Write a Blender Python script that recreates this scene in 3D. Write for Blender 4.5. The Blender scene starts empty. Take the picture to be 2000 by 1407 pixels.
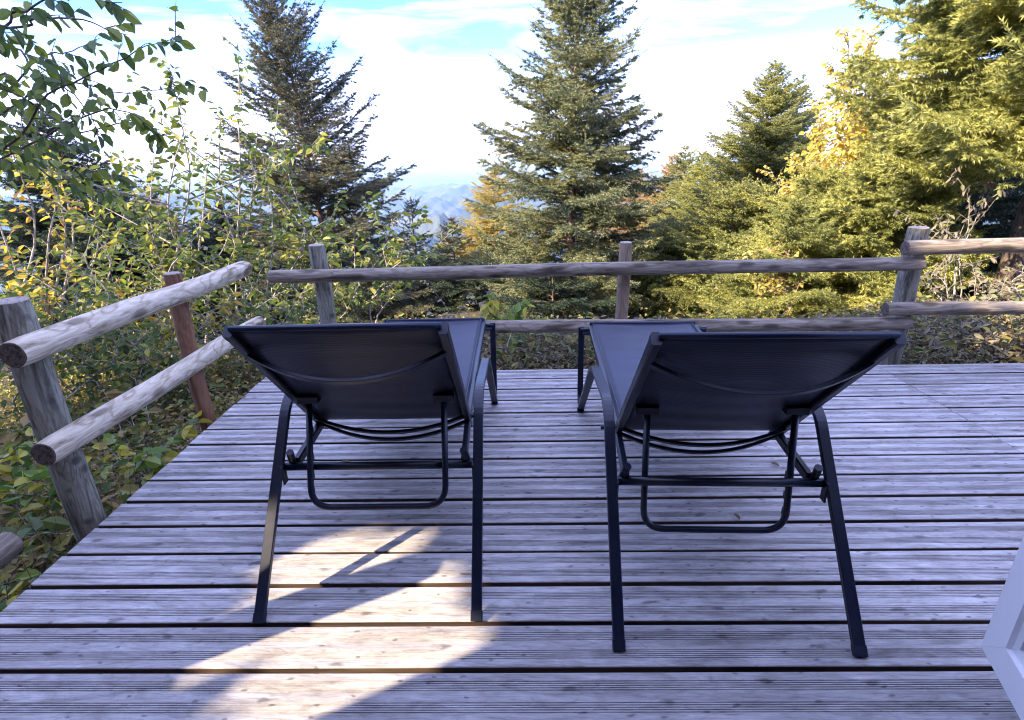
import bpy, math, random
import numpy as np
from mathutils import Vector, Matrix
random.seed(7)
RNG = np.random.default_rng(7)
sc = bpy.context.scene
col = sc.collection

# ------------------------------------------------------------------ camera
F_PX, PITCH, ROLL, YAW, EYE = 1059.41, 0.3676049, 0.0209097, -0.0209007, 1.2
def cam_rot():
    f = np.array([math.sin(YAW)*math.cos(PITCH), math.cos(YAW)*math.cos(PITCH), -math.sin(PITCH)])
    r = np.array([math.cos(YAW), -math.sin(YAW), 0.0]); d = np.cross(f, r)
    c, s = math.cos(ROLL), math.sin(ROLL)
    return np.array([c*r+s*d, -s*r+c*d, f])
CR = cam_rot()
cam_d = bpy.data.cameras.new("camera"); cam = bpy.data.objects.new("camera", cam_d); col.objects.link(cam)
cam_d.sensor_width = 36.0; cam_d.lens = 36.0*F_PX/2000.0
cam_d.clip_start = 0.02; cam_d.clip_end = 200000.0
mw = Matrix.Identity(4)
for i in range(3):
    mw[i][0] = CR[0][i]; mw[i][1] = -CR[1][i]; mw[i][2] = -CR[2][i]
mw.translation = (0, 0, EYE)
cam.matrix_world = mw
sc.camera = cam
def at(px, py, Y):
    """the place at depth Y seen in direction (px, py) of the survey photograph"""
    d = CR.T @ np.array([(px-1000)/F_PX, (py-703.5)/F_PX, 1.0])
    return np.array([0, 0, EYE]) + d*Y/d[1]

# ------------------------------------------------------------------ light
SUN_EL = math.radians(31.0)
LIGHT = np.array([0.887*math.cos(SUN_EL), 0.461*math.cos(SUN_EL), -math.sin(SUN_EL)]); LIGHT /= np.linalg.norm(LIGHT)
sun_d = bpy.data.lights.new("sun", 'SUN'); sun_d.energy = 3.3; sun_d.angle = math.radians(0.5); sun_d.color = (1.0, 0.80, 0.56)
sun = bpy.data.objects.new("sun", sun_d); col.objects.link(sun)
sun.rotation_euler = Vector(LIGHT).to_track_quat('-Z', 'Y').to_euler(); sun.location = (-20, -10, 15)
world = bpy.data.worlds.new("World"); sc.world = world; world.use_nodes = True
wn, wl = world.node_tree.nodes, world.node_tree.links
wn.clear()
wo = wn.new('ShaderNodeOutputWorld'); bg = wn.new('ShaderNodeBackground'); sky = wn.new('ShaderNodeTexSky')
sky.sky_type = 'NISHITA'; sky.sun_disc = False; sky.sun_elevation = SUN_EL
sky.sun_rotation = math.atan2(-LIGHT[0], -LIGHT[1]); sky.altitude = 900; sky.air_density = 1.0; sky.dust_density = 0.6; sky.ozone_density = 1.5
bg.inputs['Strength'].default_value = 0.15
tc = wn.new('ShaderNodeTexCoord'); mp = wn.new('ShaderNodeMapping'); mp.inputs['Scale'].default_value = (1.3, 1.0, 7.0); mp.inputs['Rotation'].default_value = (0, math.radians(9), 0)
nz = wn.new('ShaderNodeTexNoise'); nz.inputs['Scale'].default_value = 2.1; nz.inputs['Detail'].default_value = 5; nz.inputs['Roughness'].default_value = 0.55; nz.inputs['Distortion'].default_value = 0.5
cr = wn.new('ShaderNodeValToRGB'); cr.color_ramp.elements[0].position = 0.47; cr.color_ramp.elements[1].position = 0.66
sep = wn.new('ShaderNodeSeparateXYZ'); hz = wn.new('ShaderNodeMapRange')
hz.inputs['From Min'].default_value = 0.155; hz.inputs['From Max'].default_value = 0.07; hz.inputs['To Min'].default_value = 0.0; hz.inputs['To Max'].default_value = 1.0
mx = wn.new('ShaderNodeMath'); mx.operation = 'MAXIMUM'
mix = wn.new('ShaderNodeMix'); mix.data_type = 'RGBA'; mix.inputs[7].default_value = (2.85, 3.12, 5.4, 1)
mfac = wn.new('ShaderNodeMath'); mfac.operation = 'MULTIPLY'; mfac.inputs[1].default_value = 0.9
wl.new(tc.outputs['Generated'], mp.inputs['Vector']); wl.new(mp.outputs[0], nz.inputs['Vector']); wl.new(nz.outputs['Fac'], cr.inputs[0])
wl.new(tc.outputs['Generated'], sep.inputs[0]); wl.new(sep.outputs['Z'], hz.inputs['Value'])
hb = wn.new('ShaderNodeMapRange'); hb.inputs['From Min'].default_value = 0.27; hb.inputs['From Max'].default_value = 0.45; hb.inputs['To Max'].default_value = 0.8
mx2 = wn.new('ShaderNodeMath'); mx2.operation = 'MAXIMUM'; wl.new(sep.outputs['Z'], hb.inputs['Value']); wl.new(cr.outputs[0], mx2.inputs[0]); wl.new(hb.outputs[0], mx2.inputs[1])
wl.new(mx2.outputs[0], mx.inputs[0]); wl.new(hz.outputs[0], mx.inputs[1]); wl.new(mx.outputs[0], mfac.inputs[0])
wl.new(mfac.outputs[0], mix.inputs[0]); tint = wn.new('ShaderNodeMix'); tint.data_type = 'RGBA'; tint.blend_type = 'MULTIPLY'; tint.inputs[0].default_value = 1.0; tint.inputs[7].default_value = (0.30, 0.46, 0.85, 1)
wl.new(sky.outputs[0], tint.inputs[6]); wl.new(tint.outputs[2], mix.inputs[6]); wl.new(mix.outputs[2], bg.inputs[0]); wl.new(bg.outputs[0], wo.inputs[0])
sc.view_settings.view_transform = 'Standard'; sc.view_settings.look = 'None'
sc.view_settings.exposure = 2.52; sc.view_settings.gamma = 1.0
sc.render.engine = 'CYCLES'
sc.cycles.use_denoising = True; sc.cycles.pixel_filter_type = 'BLACKMAN_HARRIS'; sc.cycles.filter_width = 1.1
sc.cycles.max_bounces = 7; sc.cycles.diffuse_bounces = 3; sc.cycles.glossy_bounces = 3; sc.cycles.transmission_bounces = 4
sc.cycles.transparent_max_bounces = 8; sc.cycles.volume_bounces = 1; sc.cycles.sample_clamp_indirect = 6.0

# ------------------------------------------------------------------ helpers
def tag(o, label=None, cat=None, group=None, kind=None):
    if label: o['label'] = label
    if cat: o['category'] = cat
    if group: o['group'] = group
    if kind: o['kind'] = kind
    return o
def empty(name, loc, rz=0.0, label=None, cat=None, group=None, kind=None):
    o = bpy.data.objects.new(name, None); col.objects.link(o); o.location = loc; o.rotation_euler = (0, 0, rz); o.empty_display_size = 0.1
    return tag(o, label, cat, group, kind)
def mesh_np(name, verts, faces_flat, counts, mat, parent=None, smooth=False, loc=None):
    """fast mesh from numpy arrays"""
    me = bpy.data.meshes.new(name)
    verts = np.asarray(verts, np.float32).reshape(-1, 3)
    faces_flat = np.asarray(faces_flat, np.int32).ravel(); counts = np.asarray(counts, np.int32).ravel()
    me.vertices.add(len(verts)); me.vertices.foreach_set('co', verts.ravel())
    me.loops.add(len(faces_flat)); me.loops.foreach_set('vertex_index', faces_flat)
    me.polygons.add(len(counts)); starts = np.concatenate([[0], np.cumsum(counts)[:-1]]).astype(np.int32)
    me.polygons.foreach_set('loop_start', starts)
    me.polygons.foreach_set('use_smooth', np.full(len(counts), smooth))
    me.update(calc_edges=True)
    if mat: me.materials.append(mat)
    o = bpy.data.objects.new(name, me); col.objects.link(o)
    if parent: o.parent = parent
    if loc is not None: o.location = loc
    return o
class MB:
    def __init__(s): s.v = []; s.f = []; s.c = []; s.n = 0
    def add(s, v, faces):
        v = np.asarray(v, float).reshape(-1, 3); s.v.append(v)
        for f in faces: s.f.extend([i+s.n for i in f]); s.c.append(len(f))
        s.n += len(v)
    def tube(s, pts, rad, sides=8, cap=True):
        pts = np.asarray(pts, float); n = len(pts); rad = np.broadcast_to(np.asarray(rad, float), (n,))
        tg = np.gradient(pts, axis=0); tg /= np.linalg.norm(tg, axis=1)[:, None]+1e-9
        ref = np.array([0, 0, 1.0]) if abs(tg[0][2]) < 0.9 else np.array([1.0, 0, 0])
        u = np.cross(tg[0], ref); u /= np.linalg.norm(u); V = []
        for i in range(n):
            u = u-tg[i]*np.dot(u, tg[i]); u /= np.linalg.norm(u); w = np.cross(tg[i], u)
            a = np.arange(sides)*2*math.pi/sides
            V.append(pts[i]+rad[i]*(np.cos(a)[:, None]*u+np.sin(a)[:, None]*w))
        fs = []
        for i in range(n-1):
            for j in range(sides):
                k = (j+1) % sides; fs.append((i*sides+j, i*sides+k, (i+1)*sides+k, (i+1)*sides+j))
        if cap: fs.append(tuple(range(sides))[::-1]); fs.append(tuple((n-1)*sides+j for j in range(sides)))
        s.add(np.concatenate(V), fs)
    def bar(s, pts, w, t, side=(1, 0, 0), round_=0.12):
        """flat bar swept along pts; w = size along side, t = the other size; bevelled corners"""
        pts = np.asarray(pts, float); n = len(pts); side = np.asarray(side, float)
        tg = np.gradient(pts, axis=0); tg /= np.linalg.norm(tg, axis=1)[:, None]; b = round_*t
        prof = [(-w/2+b, -t/2), (w/2-b, -t/2), (w/2, -t/2+b), (w/2, t/2-b), (w/2-b, t/2), (-w/2+b, t/2), (-w/2, t/2-b), (-w/2, -t/2+b)]
        V = []
        for i in range(n):
            sd = side-tg[i]*np.dot(side, tg[i]); sd /= np.linalg.norm(sd); nn = np.cross(tg[i], sd)
            for a, c in prof: V.append(pts[i]+sd*a+nn*c)
        fs = []
        for i in range(n-1):
            for j in range(8):
                k = (j+1) % 8; fs.append((i*8+j, i*8+k, (i+1)*8+k, (i+1)*8+j))
        fs.append(tuple(range(8))[::-1]); fs.append(tuple((n-1)*8+j for j in range(8)))
        s.add(V, fs)
    def box(s, lo, hi, bev=0.0):
        x0, y0, z0 = lo; x1, y1, z1 = hi
        v = [(x0,y0,z0),(x1,y0,z0),(x1,y1,z0),(x0,y1,z0),(x0,y0,z1),(x1,y0,z1),(x1,y1,z1),(x0,y1,z1)]
        s.add(v, [(0,3,2,1),(4,5,6,7),(0,1,5,4),(1,2,6,5),(2,3,7,6),(3,0,4,7)])
    def build(s, name, mat, parent=None, smooth=False, loc=None):
        return mesh_np(name, np.concatenate(s.v), s.f, s.c, mat, parent, smooth, loc)
def bez(pts, n=8):
    """Catmull-Rom through pts"""
    P = [np.asarray(p, float) for p in pts]; P = [2*P[0]-P[1]]+P+[2*P[-1]-P[-2]]; out = []
    for i in range(1, len(P)-2):
        for k in range(n):
            t = k/n; a, b, c, d = P[i-1], P[i], P[i+1], P[i+2]
            out.append(0.5*((2*b)+(-a+c)*t+(2*a-5*b+4*c-d)*t*t+(-a+3*b-3*c+d)*t**3))
    out.append(P[-2]); return np.array(out)
def fillet(pts, r, n=6):
    """polyline with rounded corners of cut length r"""
    P = [np.asarray(p, float) for p in pts]; out = [P[0]]
    for i in range(1, len(P)-1):
        a = P[i]+(P[i-1]-P[i])/np.linalg.norm(P[i-1]-P[i])*r; b = P[i]+(P[i+1]-P[i])/np.linalg.norm(P[i+1]-P[i])*r
        for k in range(n+1):
            t = k/n; out.append((1-t)**2*a+2*t*(1-t)*P[i]+t*t*b)
    out.append(P[-1]); return np.array(out)

# ------------------------------------------------------------------ materials
def new_mat(name):
    m = bpy.data.materials.new(name); m.use_nodes = True; nt = m.node_tree; nt.nodes.clear()
    out = nt.nodes.new('ShaderNodeOutputMaterial'); bs = nt.nodes.new('ShaderNodeBsdfPrincipled'); nt.links.new(bs.outputs[0], out.inputs[0])
    return m, nt, bs, out
def N(nt, t, **kw):
    n = nt.nodes.new(t)
    for k, v in kw.items():
        if k in n.inputs: n.inputs[k].default_value = v
        else: setattr(n, k, v)
    return n
def ramp(nt, stops, interp='LINEAR'):
    r = nt.nodes.new('ShaderNodeValToRGB'); r.color_ramp.interpolation = interp; e = r.color_ramp.elements
    while len(e) > 1: e.remove(e[-1])
    e[0].position = stops[0][0]; e[0].color = (*stops[0][1], 1)
    for p, c in stops[1:]:
        x = e.new(p); x.color = (*c, 1)
    return r
def mixc(nt, fac, a, b, mode='MIX'):
    m = nt.nodes.new('ShaderNodeMix'); m.data_type = 'RGBA'; m.blend_type = mode
    for sock, v in ((m.inputs[0], fac), (m.inputs[6], a), (m.inputs[7], b)):
        if hasattr(v, 'is_linked'): nt.links.new(v, sock)
        elif isinstance(v, (int, float)): sock.default_value = v
        else: sock.default_value = (*v, 1)
    return m.outputs[2]
def noise(nt, vec, scale, detail=4, rough=0.55, dist=0.0):
    n = N(nt, 'ShaderNodeTexNoise', Scale=scale, Detail=detail, Roughness=rough, Distortion=dist); nt.links.new(vec, n.inputs['Vector']); return n.outputs['Fac']
def mapping(nt, scale, rand=False):
    tcn = N(nt, 'ShaderNodeTexCoord'); mpn = N(nt, 'ShaderNodeMapping'); mpn.inputs['Scale'].default_value = scale
    nt.links.new(tcn.outputs['Object'], mpn.inputs['Vector'])
    if rand:
        g = N(nt, 'ShaderNodeNewGeometry'); cb = N(nt, 'ShaderNodeMath', operation='MULTIPLY'); cb.inputs[1].default_value = 37.0
        nt.links.new(g.outputs['Random Per Island'], cb.inputs[0]); vm = N(nt, 'ShaderNodeVectorMath', operation='ADD')
        nt.links.new(mpn.outputs[0], vm.inputs[0]); nt.links.new(cb.outputs[0], vm.inputs[1]); return vm.outputs[0]
    return mpn.outputs[0]

def wood_mat(name, base, dark, light, along=(0.35, 9, 9), crack=0.6, knots=0.5, rough=0.75, rand=False, bump=0.35, rings=0.0):
    m, nt, bs, out = new_mat(name)
    v = mapping(nt, along, rand)
    g1 = noise(nt, v, 3.0, 6, 0.6, 0.6); r1 = ramp(nt, [(0.36, dark), (0.46, base), (0.54, light), (0.60, base), (0.70, light)]); nt.links.new(g1, r1.inputs[0])
    v2 = mapping(nt, (along[0]*1.2, along[1]*5, along[2]*5), rand)
    g2 = noise(nt, v2, 4.0, 5, 0.65, 0.2); r2 = ramp(nt, [(0.30, (0.52, 0.50, 0.48)), (0.47, (0.95, 0.95, 0.95)), (0.7, (1.1, 1.1, 1.1))]); nt.links.new(g2, r2.inputs[0])
    c = mixc(nt, crack, r1.outputs[0], r2.outputs[0], 'MULTIPLY')
    if rings:
        v5 = mapping(nt, tuple(a*0.55 for a in along), rand); n5 = noise(nt, v5, 2.2, 3, 0.5, 0.7); m5 = N(nt, 'ShaderNodeMath', operation='MULTIPLY'); m5.inputs[1].default_value = 75.0; s5 = N(nt, 'ShaderNodeMath', operation='SINE')
        nt.links.new(n5, m5.inputs[0]); nt.links.new(m5.outputs[0], s5.inputs[0]); r5 = ramp(nt, [(0.0, (1.08, 1.08, 1.08)), (0.55, (1, 1, 1)), (0.95, (0.45, 0.38, 0.32))]); nt.links.new(s5.outputs[0], r5.inputs[0])
        c = mixc(nt, rings, c, r5.outputs[0], 'MULTIPLY')
    # knots
    tcn = N(nt, 'ShaderNodeTexCoord'); vo = N(nt, 'ShaderNodeTexVoronoi', Scale=1.0); mpk = N(nt, 'ShaderNodeMapping'); mpk.inputs['Scale'].default_value = (4.5, 13, 13)
    nt.links.new(tcn.outputs['Object'], mpk.inputs[0]); nt.links.new(mpk.outputs[0], vo.inputs['Vector'])
    rk = ramp(nt, [(0.0, (1, 1, 1)), (0.14, (0.85, 0.85, 0.85)), (0.26, (0, 0, 0))]); nt.links.new(vo.outputs['Distance'], rk.inputs[0])
    kf = N(nt, 'ShaderNodeMath', operation='MULTIPLY'); kf.inputs[1].default_value = knots; nt.links.new(rk.outputs[0], kf.inputs[0])
    c = mixc(nt, kf.outputs[0], c, tuple(x*0.55 for x in dark))
    nt.links.new(c, bs.inputs['Base Color']); bs.inputs['Roughness'].default_value = rough; bs.inputs['Specular IOR Level'].default_value = 0.3
    bp = N(nt, 'ShaderNodeBump', Strength=bump, Distance=0.004); nt.links.new(g2, bp.inputs['Height']); nt.links.new(bp.outputs[0], bs.inputs['Normal'])
    return m, nt, bs, c

def deck_mat():
    m, nt, bs, out = new_mat('deck_wood')
    v = mapping(nt, (1.6, 9.0, 1), True)
    g1 = noise(nt, v, 2.2, 7, 0.68, 0.9)
    r1 = ramp(nt, [(0.28, (0.22, 0.21, 0.205)), (0.42, (0.34, 0.33, 0.325)), (0.58, (0.45, 0.44, 0.44)), (0.75, (0.60, 0.59, 0.59))]); nt.links.new(g1, r1.inputs[0])
    # fine streaks along the grain
    v2 = mapping(nt, (3.5, 80.0, 1), True); g2 = noise(nt, v2, 2.0, 6, 0.75, 0.35)
    r2 = ramp(nt, [(0.30, (0.30, 0.28, 0.28)), (0.42, (0.84, 0.83, 0.83)), (0.60, (1.0, 1.0, 1.0)), (0.75, (1.12, 1.12, 1.12))]); nt.links.new(g2, r2.inputs[0])
    c = mixc(nt, 0.75, r1.outputs[0], r2.outputs[0], 'MULTIPLY')
    # blotches of wear
    v3 = mapping(nt, (4.0, 11.0, 1), True); g3 = noise(nt, v3, 3.0, 6, 0.7, 1.2)
    r3 = ramp(nt, [(0.35, (0.74, 0.72, 0.70)), (0.55, (1.0, 1.0, 1.0)), (0.72, (1.15, 1.14, 1.13))]); nt.links.new(g3, r3.inputs[0])
    c = mixc(nt, 0.85, c, r3.outputs[0], 'MULTIPLY')
    # knots: elongated, sparse
    def knots(scale, lo, hi, amt, colr, cc):
        vk = mapping(nt, scale, True); vo = N(nt, 'ShaderNodeTexVoronoi', Scale=1.0); vo.voronoi_dimensions = '2D'; vo.inputs['Randomness'].default_value = 1.0
        dn = noise(nt, vk, 3.0, 3, 0.6); vd = N(nt, 'ShaderNodeVectorMath', operation='ADD'); nt.links.new(vk, vd.inputs[0])
        ds = N(nt, 'ShaderNodeMath', operation='MULTIPLY'); ds.inputs[1].default_value = 0.35; nt.links.new(dn, ds.inputs[0]); nt.links.new(ds.outputs[0], vd.inputs[1])
        nt.links.new(vd.outputs[0], vo.inputs['Vector'])
        rk = ramp(nt, [(0.0, (1, 1, 1)), (lo, (0.9, 0.9, 0.9)), (hi, (0, 0, 0))]); nt.links.new(vo.outputs['Distance'], rk.inputs[0])
        sc_ = N(nt, 'ShaderNodeSeparateColor'); nt.links.new(vo.outputs['Color'], sc_.inputs[0])
        gt = N(nt, 'ShaderNodeMath', operation='GREATER_THAN'); gt.inputs[1].default_value = 0.62; nt.links.new(sc_.outputs[0], gt.inputs[0])
        mu = N(nt, 'ShaderNodeMath', operation='MULTIPLY'); nt.links.new(rk.outputs[0], mu.inputs[0]); nt.links.new(gt.outputs[0], mu.inputs[1])
        mu2 = N(nt, 'ShaderNodeMath', operation='MULTIPLY'); mu2.inputs[1].default_value = amt; nt.links.new(mu.outputs[0], mu2.inputs[0])
        return mixc(nt, mu2.outputs[0], cc, colr)
    c = knots((4.0, 11.0, 1), 0.04, 0.10, 0.7, (0.06, 0.05, 0.05), c)
    c = knots((11.0, 26.0, 1), 0.05, 0.11, 0.7, (0.06, 0.05, 0.05), c)
    c = knots((1.7, 7.0, 1), 0.05, 0.20, 0.28, (0.13, 0.105, 0.095), c)
    v5 = mapping(nt, (1.1, 13.0, 1), True); n5 = noise(nt, v5, 1.3, 3, 0.5, 0.6); m5 = N(nt, 'ShaderNodeMath', operation='MULTIPLY'); m5.inputs[1].default_value = 95.0; s5 = N(nt, 'ShaderNodeMath', operation='SINE')
    nt.links.new(n5, m5.inputs[0]); nt.links.new(m5.outputs[0], s5.inputs[0]); r5 = ramp(nt, [(0.0, (1, 1, 1)), (0.72, (1, 1, 1)), (0.98, (0.66, 0.64, 0.63))]); nt.links.new(s5.outputs[0], r5.inputs[0])
    c = mixc(nt, 0.55, c, r5.outputs[0], 'MULTIPLY')
    gm = N(nt, 'ShaderNodeNewGeometry'); hs = N(nt, 'ShaderNodeHueSaturation'); mr = N(nt, 'ShaderNodeMapRange'); mr.inputs['To Min'].default_value = 0.84; mr.inputs['To Max'].default_value = 1.12
    nt.links.new(gm.outputs['Random Per Island'], mr.inputs['Value']); nt.links.new(mr.outputs[0], hs.inputs['Value']); nt.links.new(c, hs.inputs['Color'])
    nt.links.new(hs.outputs[0], bs.inputs['Base Color']); bs.inputs['Roughness'].default_value = 0.62; bs.inputs['Specular IOR Level'].default_value = 0.4
    bp = N(nt, 'ShaderNodeBump', Strength=0.6, Distance=0.003); nt.links.new(g2, bp.inputs['Height']); nt.links.new(bp.outputs[0], bs.inputs['Normal'])
    return m

def leaf_mat(name, palette, transl=0.45, rough=0.5, spec=0.35, clump=None):
    """leaves: one pigment per leaf, some light passes through"""
    m, nt, bs, out = new_mat(name)
    g = N(nt, 'ShaderNodeNewGeometry'); n = len(palette)
    r = ramp(nt, [(i/n, c) for i, c in enumerate(palette)], 'LINEAR'); nt.links.new(g.outputs['Random Per Island'], r.inputs[0])
    c = r.outputs[0]
    if clump:
        v = mapping(nt, (1, 1, 1)); nn = noise(nt, v, clump[0], 3, 0.5); rr = ramp(nt, [(0.38, clump[1]), (0.62, clump[2])]); nt.links.new(nn, rr.inputs[0])
        c = mixc(nt, 1.0, c, rr.outputs[0], 'MULTIPLY')
    nt.links.new(c, bs.inputs['Base Color']); bs.inputs['Roughness'].default_value = rough; bs.inputs['Specular IOR Level'].default_value = spec
    tr = N(nt, 'ShaderNodeBsdfTranslucent'); tc2 = mixc(nt, 1.0, c, (1.35, 1.3, 0.7), 'MULTIPLY'); nt.links.new(tc2, tr.inputs['Color'])
    ms = N(nt, 'ShaderNodeMixShader'); ms.inputs[0].default_value = transl
    nt.links.new(bs.outputs[0], ms.inputs[1]); nt.links.new(tr.outputs[0], ms.inputs[2]); nt.links.new(ms.outputs[0], out.inputs[0])
    return m

def metal_mat():
    m, nt, bs, out = new_mat('powder_coated_metal')
    v = mapping(nt, (1, 1, 1)); n1 = noise(nt, v, 9, 4, 0.6); r = ramp(nt, [(0.35, (0.003, 0.006, 0.018)), (0.7, (0.006, 0.011, 0.028))]); nt.links.new(n1, r.inputs[0])
    nt.links.new(r.outputs[0], bs.inputs['Base Color']); bs.inputs['Metallic'].default_value = 0.0
    rr = ramp(nt, [(0.3, (0.30,)*3), (0.7, (0.42,)*3)]); nt.links.new(n1, rr.inputs[0]); nt.links.new(rr.outputs[0], bs.inputs['Roughness'])
    bs.inputs['Specular IOR Level'].default_value = 0.4
    n2 = noise(nt, v, 700, 2, 0.5); bp = N(nt, 'ShaderNodeBump', Strength=0.15, Distance=0.0005); nt.links.new(n2, bp.inputs['Height']); nt.links.new(bp.outputs[0], bs.inputs['Normal'])
    return m
def fabric_mat():
    m, nt, bs, out = new_mat('mesh_fabric')
    v = mapping(nt, (1, 1, 1)); wv = N(nt, 'ShaderNodeTexWave', Scale=55.0, Distortion=0.6); wv.bands_direction = 'Y'; wv.inputs['Detail'].default_value = 2; nt.links.new(v, wv.inputs['Vector'])
    v2 = mapping(nt, (0.6, 14, 14)); ns = noise(nt, v2, 3, 4, 0.6)
    r = ramp(nt, [(0.35, (0.003, 0.007, 0.024)), (0.65, (0.007, 0.014, 0.044))]); nt.links.new(ns, r.inputs[0])
    nt.links.new(r.outputs[0], bs.inputs['Base Color']); bs.inputs['Roughness'].default_value = 0.42; bs.inputs['Specular IOR Level'].default_value = 0.32
    bs.inputs['Sheen Weight'].default_value = 0.03; bs.inputs['Sheen Roughness'].default_value = 0.4
    bp = N(nt, 'ShaderNodeBump', Strength=0.25, Distance=0.001); nt.links.new(wv.outputs['Fac'], bp.inputs['Height']); nt.links.new(bp.outputs[0], bs.inputs['Normal'])
    tp = N(nt, 'ShaderNodeBsdfTransparent'); ms = N(nt, 'ShaderNodeMixShader')
    # the open weave: fewer threads in some rows
    mm = N(nt, 'ShaderNodeMapRange'); mm.inputs['To Min'].default_value = 0.0; mm.inputs['To Max'].default_value = 0.045; nt.links.new(wv.outputs['Fac'], mm.inputs['Value'])
    nt.links.new(mm.outputs[0], ms.inputs[0]); nt.links.new(bs.outputs[0], ms.inputs[1]); nt.links.new(tp.outputs[0], ms.inputs[2]); nt.links.new(ms.outputs[0], out.inputs[0])
    return m
def plain(name, c, rough=0.5, spec=0.5, nscale=6, var=0.12):
    m, nt, bs, out = new_mat(name); v = mapping(nt, (1, 1, 1)); n1 = noise(nt, v, nscale, 4, 0.6)
    r = ramp(nt, [(0.3, tuple(x*(1-var) for x in c)), (0.7, tuple(x*(1+var) for x in c))]); nt.links.new(n1, r.inputs[0]); nt.links.new(r.outputs[0], bs.inputs['Base Color'])
    bs.inputs['Roughness'].default_value = rough; bs.inputs['Specular IOR Level'].default_value = spec
    return m
M = {}
M['deck'] = deck_mat()
M['rail_pale'] = wood_mat('pale_round_timber', (0.45, 0.39, 0.29), (0.15, 0.105, 0.065), (0.60, 0.53, 0.41), along=(1.1, 5, 5), knots=0.75, bump=0.6, rings=0.5)[0]
M['rail_grey'] = wood_mat('grey_round_timber', (0.185, 0.155, 0.12), (0.065, 0.05, 0.036), (0.30, 0.26, 0.21), along=(0.8, 6, 6), knots=0.85, bump=0.6, rings=0.45)[0]
M['post_green'] = wood_mat('greenish_weathered_post', (0.17, 0.165, 0.13), (0.075, 0.07, 0.06), (0.27, 0.26, 0.21), along=(9, 9, 1.2), knots=0.8, rings=0.6)[0]
M['post_red'] = wood_mat('reddish_stained_post', (0.17, 0.080, 0.045), (0.09, 0.04, 0.025), (0.24, 0.125, 0.075), along=(9, 9, 1.0), knots=0.25)[0]
M['post_brown'] = wood_mat('brown_post', (0.20, 0.14, 0.095), (0.10, 0.07, 0.05), (0.30, 0.23, 0.165), along=(9, 9, 1.0), knots=0.4)[0]
M['end_dark'] = wood_mat('dark_cut_end', (0.075, 0.055, 0.045), (0.03, 0.024, 0.02), (0.14, 0.11, 0.09), along=(30, 30, 30), knots=0.1)[0]
M['end_pale'] = wood_mat('pale_cut_end', (0.28, 0.24, 0.20), (0.15, 0.12, 0.10), (0.36, 0.32, 0.28), along=(30, 30, 30), knots=0.1)[0]
M['plank_edge_shade'] = wood_mat('shaded_plank_edge', (0.07, 0.045, 0.035), (0.03, 0.02, 0.018), (0.11, 0.075, 0.055), along=(0.5, 9, 9), knots=0.1)[0]  # dirty plank sides, browned darker to put the gap shade into the colour
M['metal'] = metal_mat(); M['fabric'] = fabric_mat()
M['plastic'] = plain('black_plastic', (0.006, 0.010, 0.024), 0.45, 0.4)
M['white'] = plain('white_pvc', (0.78, 0.79, 0.80), 0.3, 0.5, var=0.02)
M['rubber'] = plain('black_seal', (0.02, 0.02, 0.02), 0.6)
M['bark'] = wood_mat('spruce_bark', (0.16, 0.11, 0.08), (0.07, 0.05, 0.04), (0.26, 0.19, 0.14), along=(14, 14, 5), knots=0.2, bump=0.8)[0]
M['twig'] = wood_mat('grey_twig_bark', (0.24, 0.21, 0.18), (0.12, 0.10, 0.08), (0.42, 0.39, 0.35), along=(12, 12, 6), knots=0.2, bump=0.5)[0]
M['twig_dark'] = wood_mat('dark_twig_bark', (0.09, 0.07, 0.06), (0.045, 0.035, 0.03), (0.15, 0.12, 0.10), along=(12, 12, 6), knots=0.2, bump=0.5)[0]
M['cabin'] = wood_mat('cabin_boards', (0.16, 0.10, 0.06), (0.08, 0.05, 0.03), (0.24, 0.16, 0.10), along=(0.4, 7, 7), knots=0.4)[0]
M['roofing'] = plain('roof_sheet', (0.08, 0.07, 0.07), 0.7)
CL = (1.1, (0.62, 0.66, 0.62), (1.25, 1.2, 1.1))
M['nd_centre'] = leaf_mat('blue_green_needles', [(0.075, 0.10, 0.065), (0.13, 0.155, 0.085), (0.21, 0.23, 0.12)], 0.18, 0.5, clump=(1.6, (0.75, 0.8, 0.85), (1.3, 1.2, 1.0)))
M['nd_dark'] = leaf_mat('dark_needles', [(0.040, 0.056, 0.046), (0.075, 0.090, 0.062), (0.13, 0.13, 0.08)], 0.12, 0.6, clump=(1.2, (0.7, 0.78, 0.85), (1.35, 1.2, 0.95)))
M['nd_shade'] = leaf_mat('deep_green_shaded_needles', [(0.022, 0.040, 0.028), (0.035, 0.058, 0.035), (0.05, 0.075, 0.04)], 0.1, 0.6, clump=CL)  # deep green, with the gloom under the trees darkened into the needle colour
M['nd_light'] = leaf_mat('yellow_green_needles', [(0.16, 0.185, 0.060), (0.25, 0.27, 0.08), (0.36, 0.37, 0.12)], 0.25, 0.5, clump=CL)
M['nd_mid'] = leaf_mat('mid_green_needles', [(0.11, 0.135, 0.045), (0.18, 0.20, 0.065), (0.28, 0.29, 0.10)], 0.2, 0.5, clump=CL)
M['nd_olive'] = leaf_mat('olive_needles', [(0.14, 0.12, 0.05), (0.20, 0.16, 0.065), (0.26, 0.20, 0.08)], 0.2, 0.6, clump=CL)
M['nd_larch'] = leaf_mat('golden_larch_needles', [(0.34, 0.26, 0.09), (0.44, 0.34, 0.12), (0.38, 0.35, 0.14)], 0.4, 0.6, clump=(1.5, (0.8, 0.8, 0.7), (1.15, 1.1, 1.0)))
M['nd_rust'] = leaf_mat('rust_larch_needles', [(0.34, 0.17, 0.10), (0.42, 0.25, 0.12), (0.38, 0.30, 0.15)], 0.35, 0.6, clump=(1.5, (0.8, 0.8, 0.7), (1.15, 1.1, 1.0)))
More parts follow.
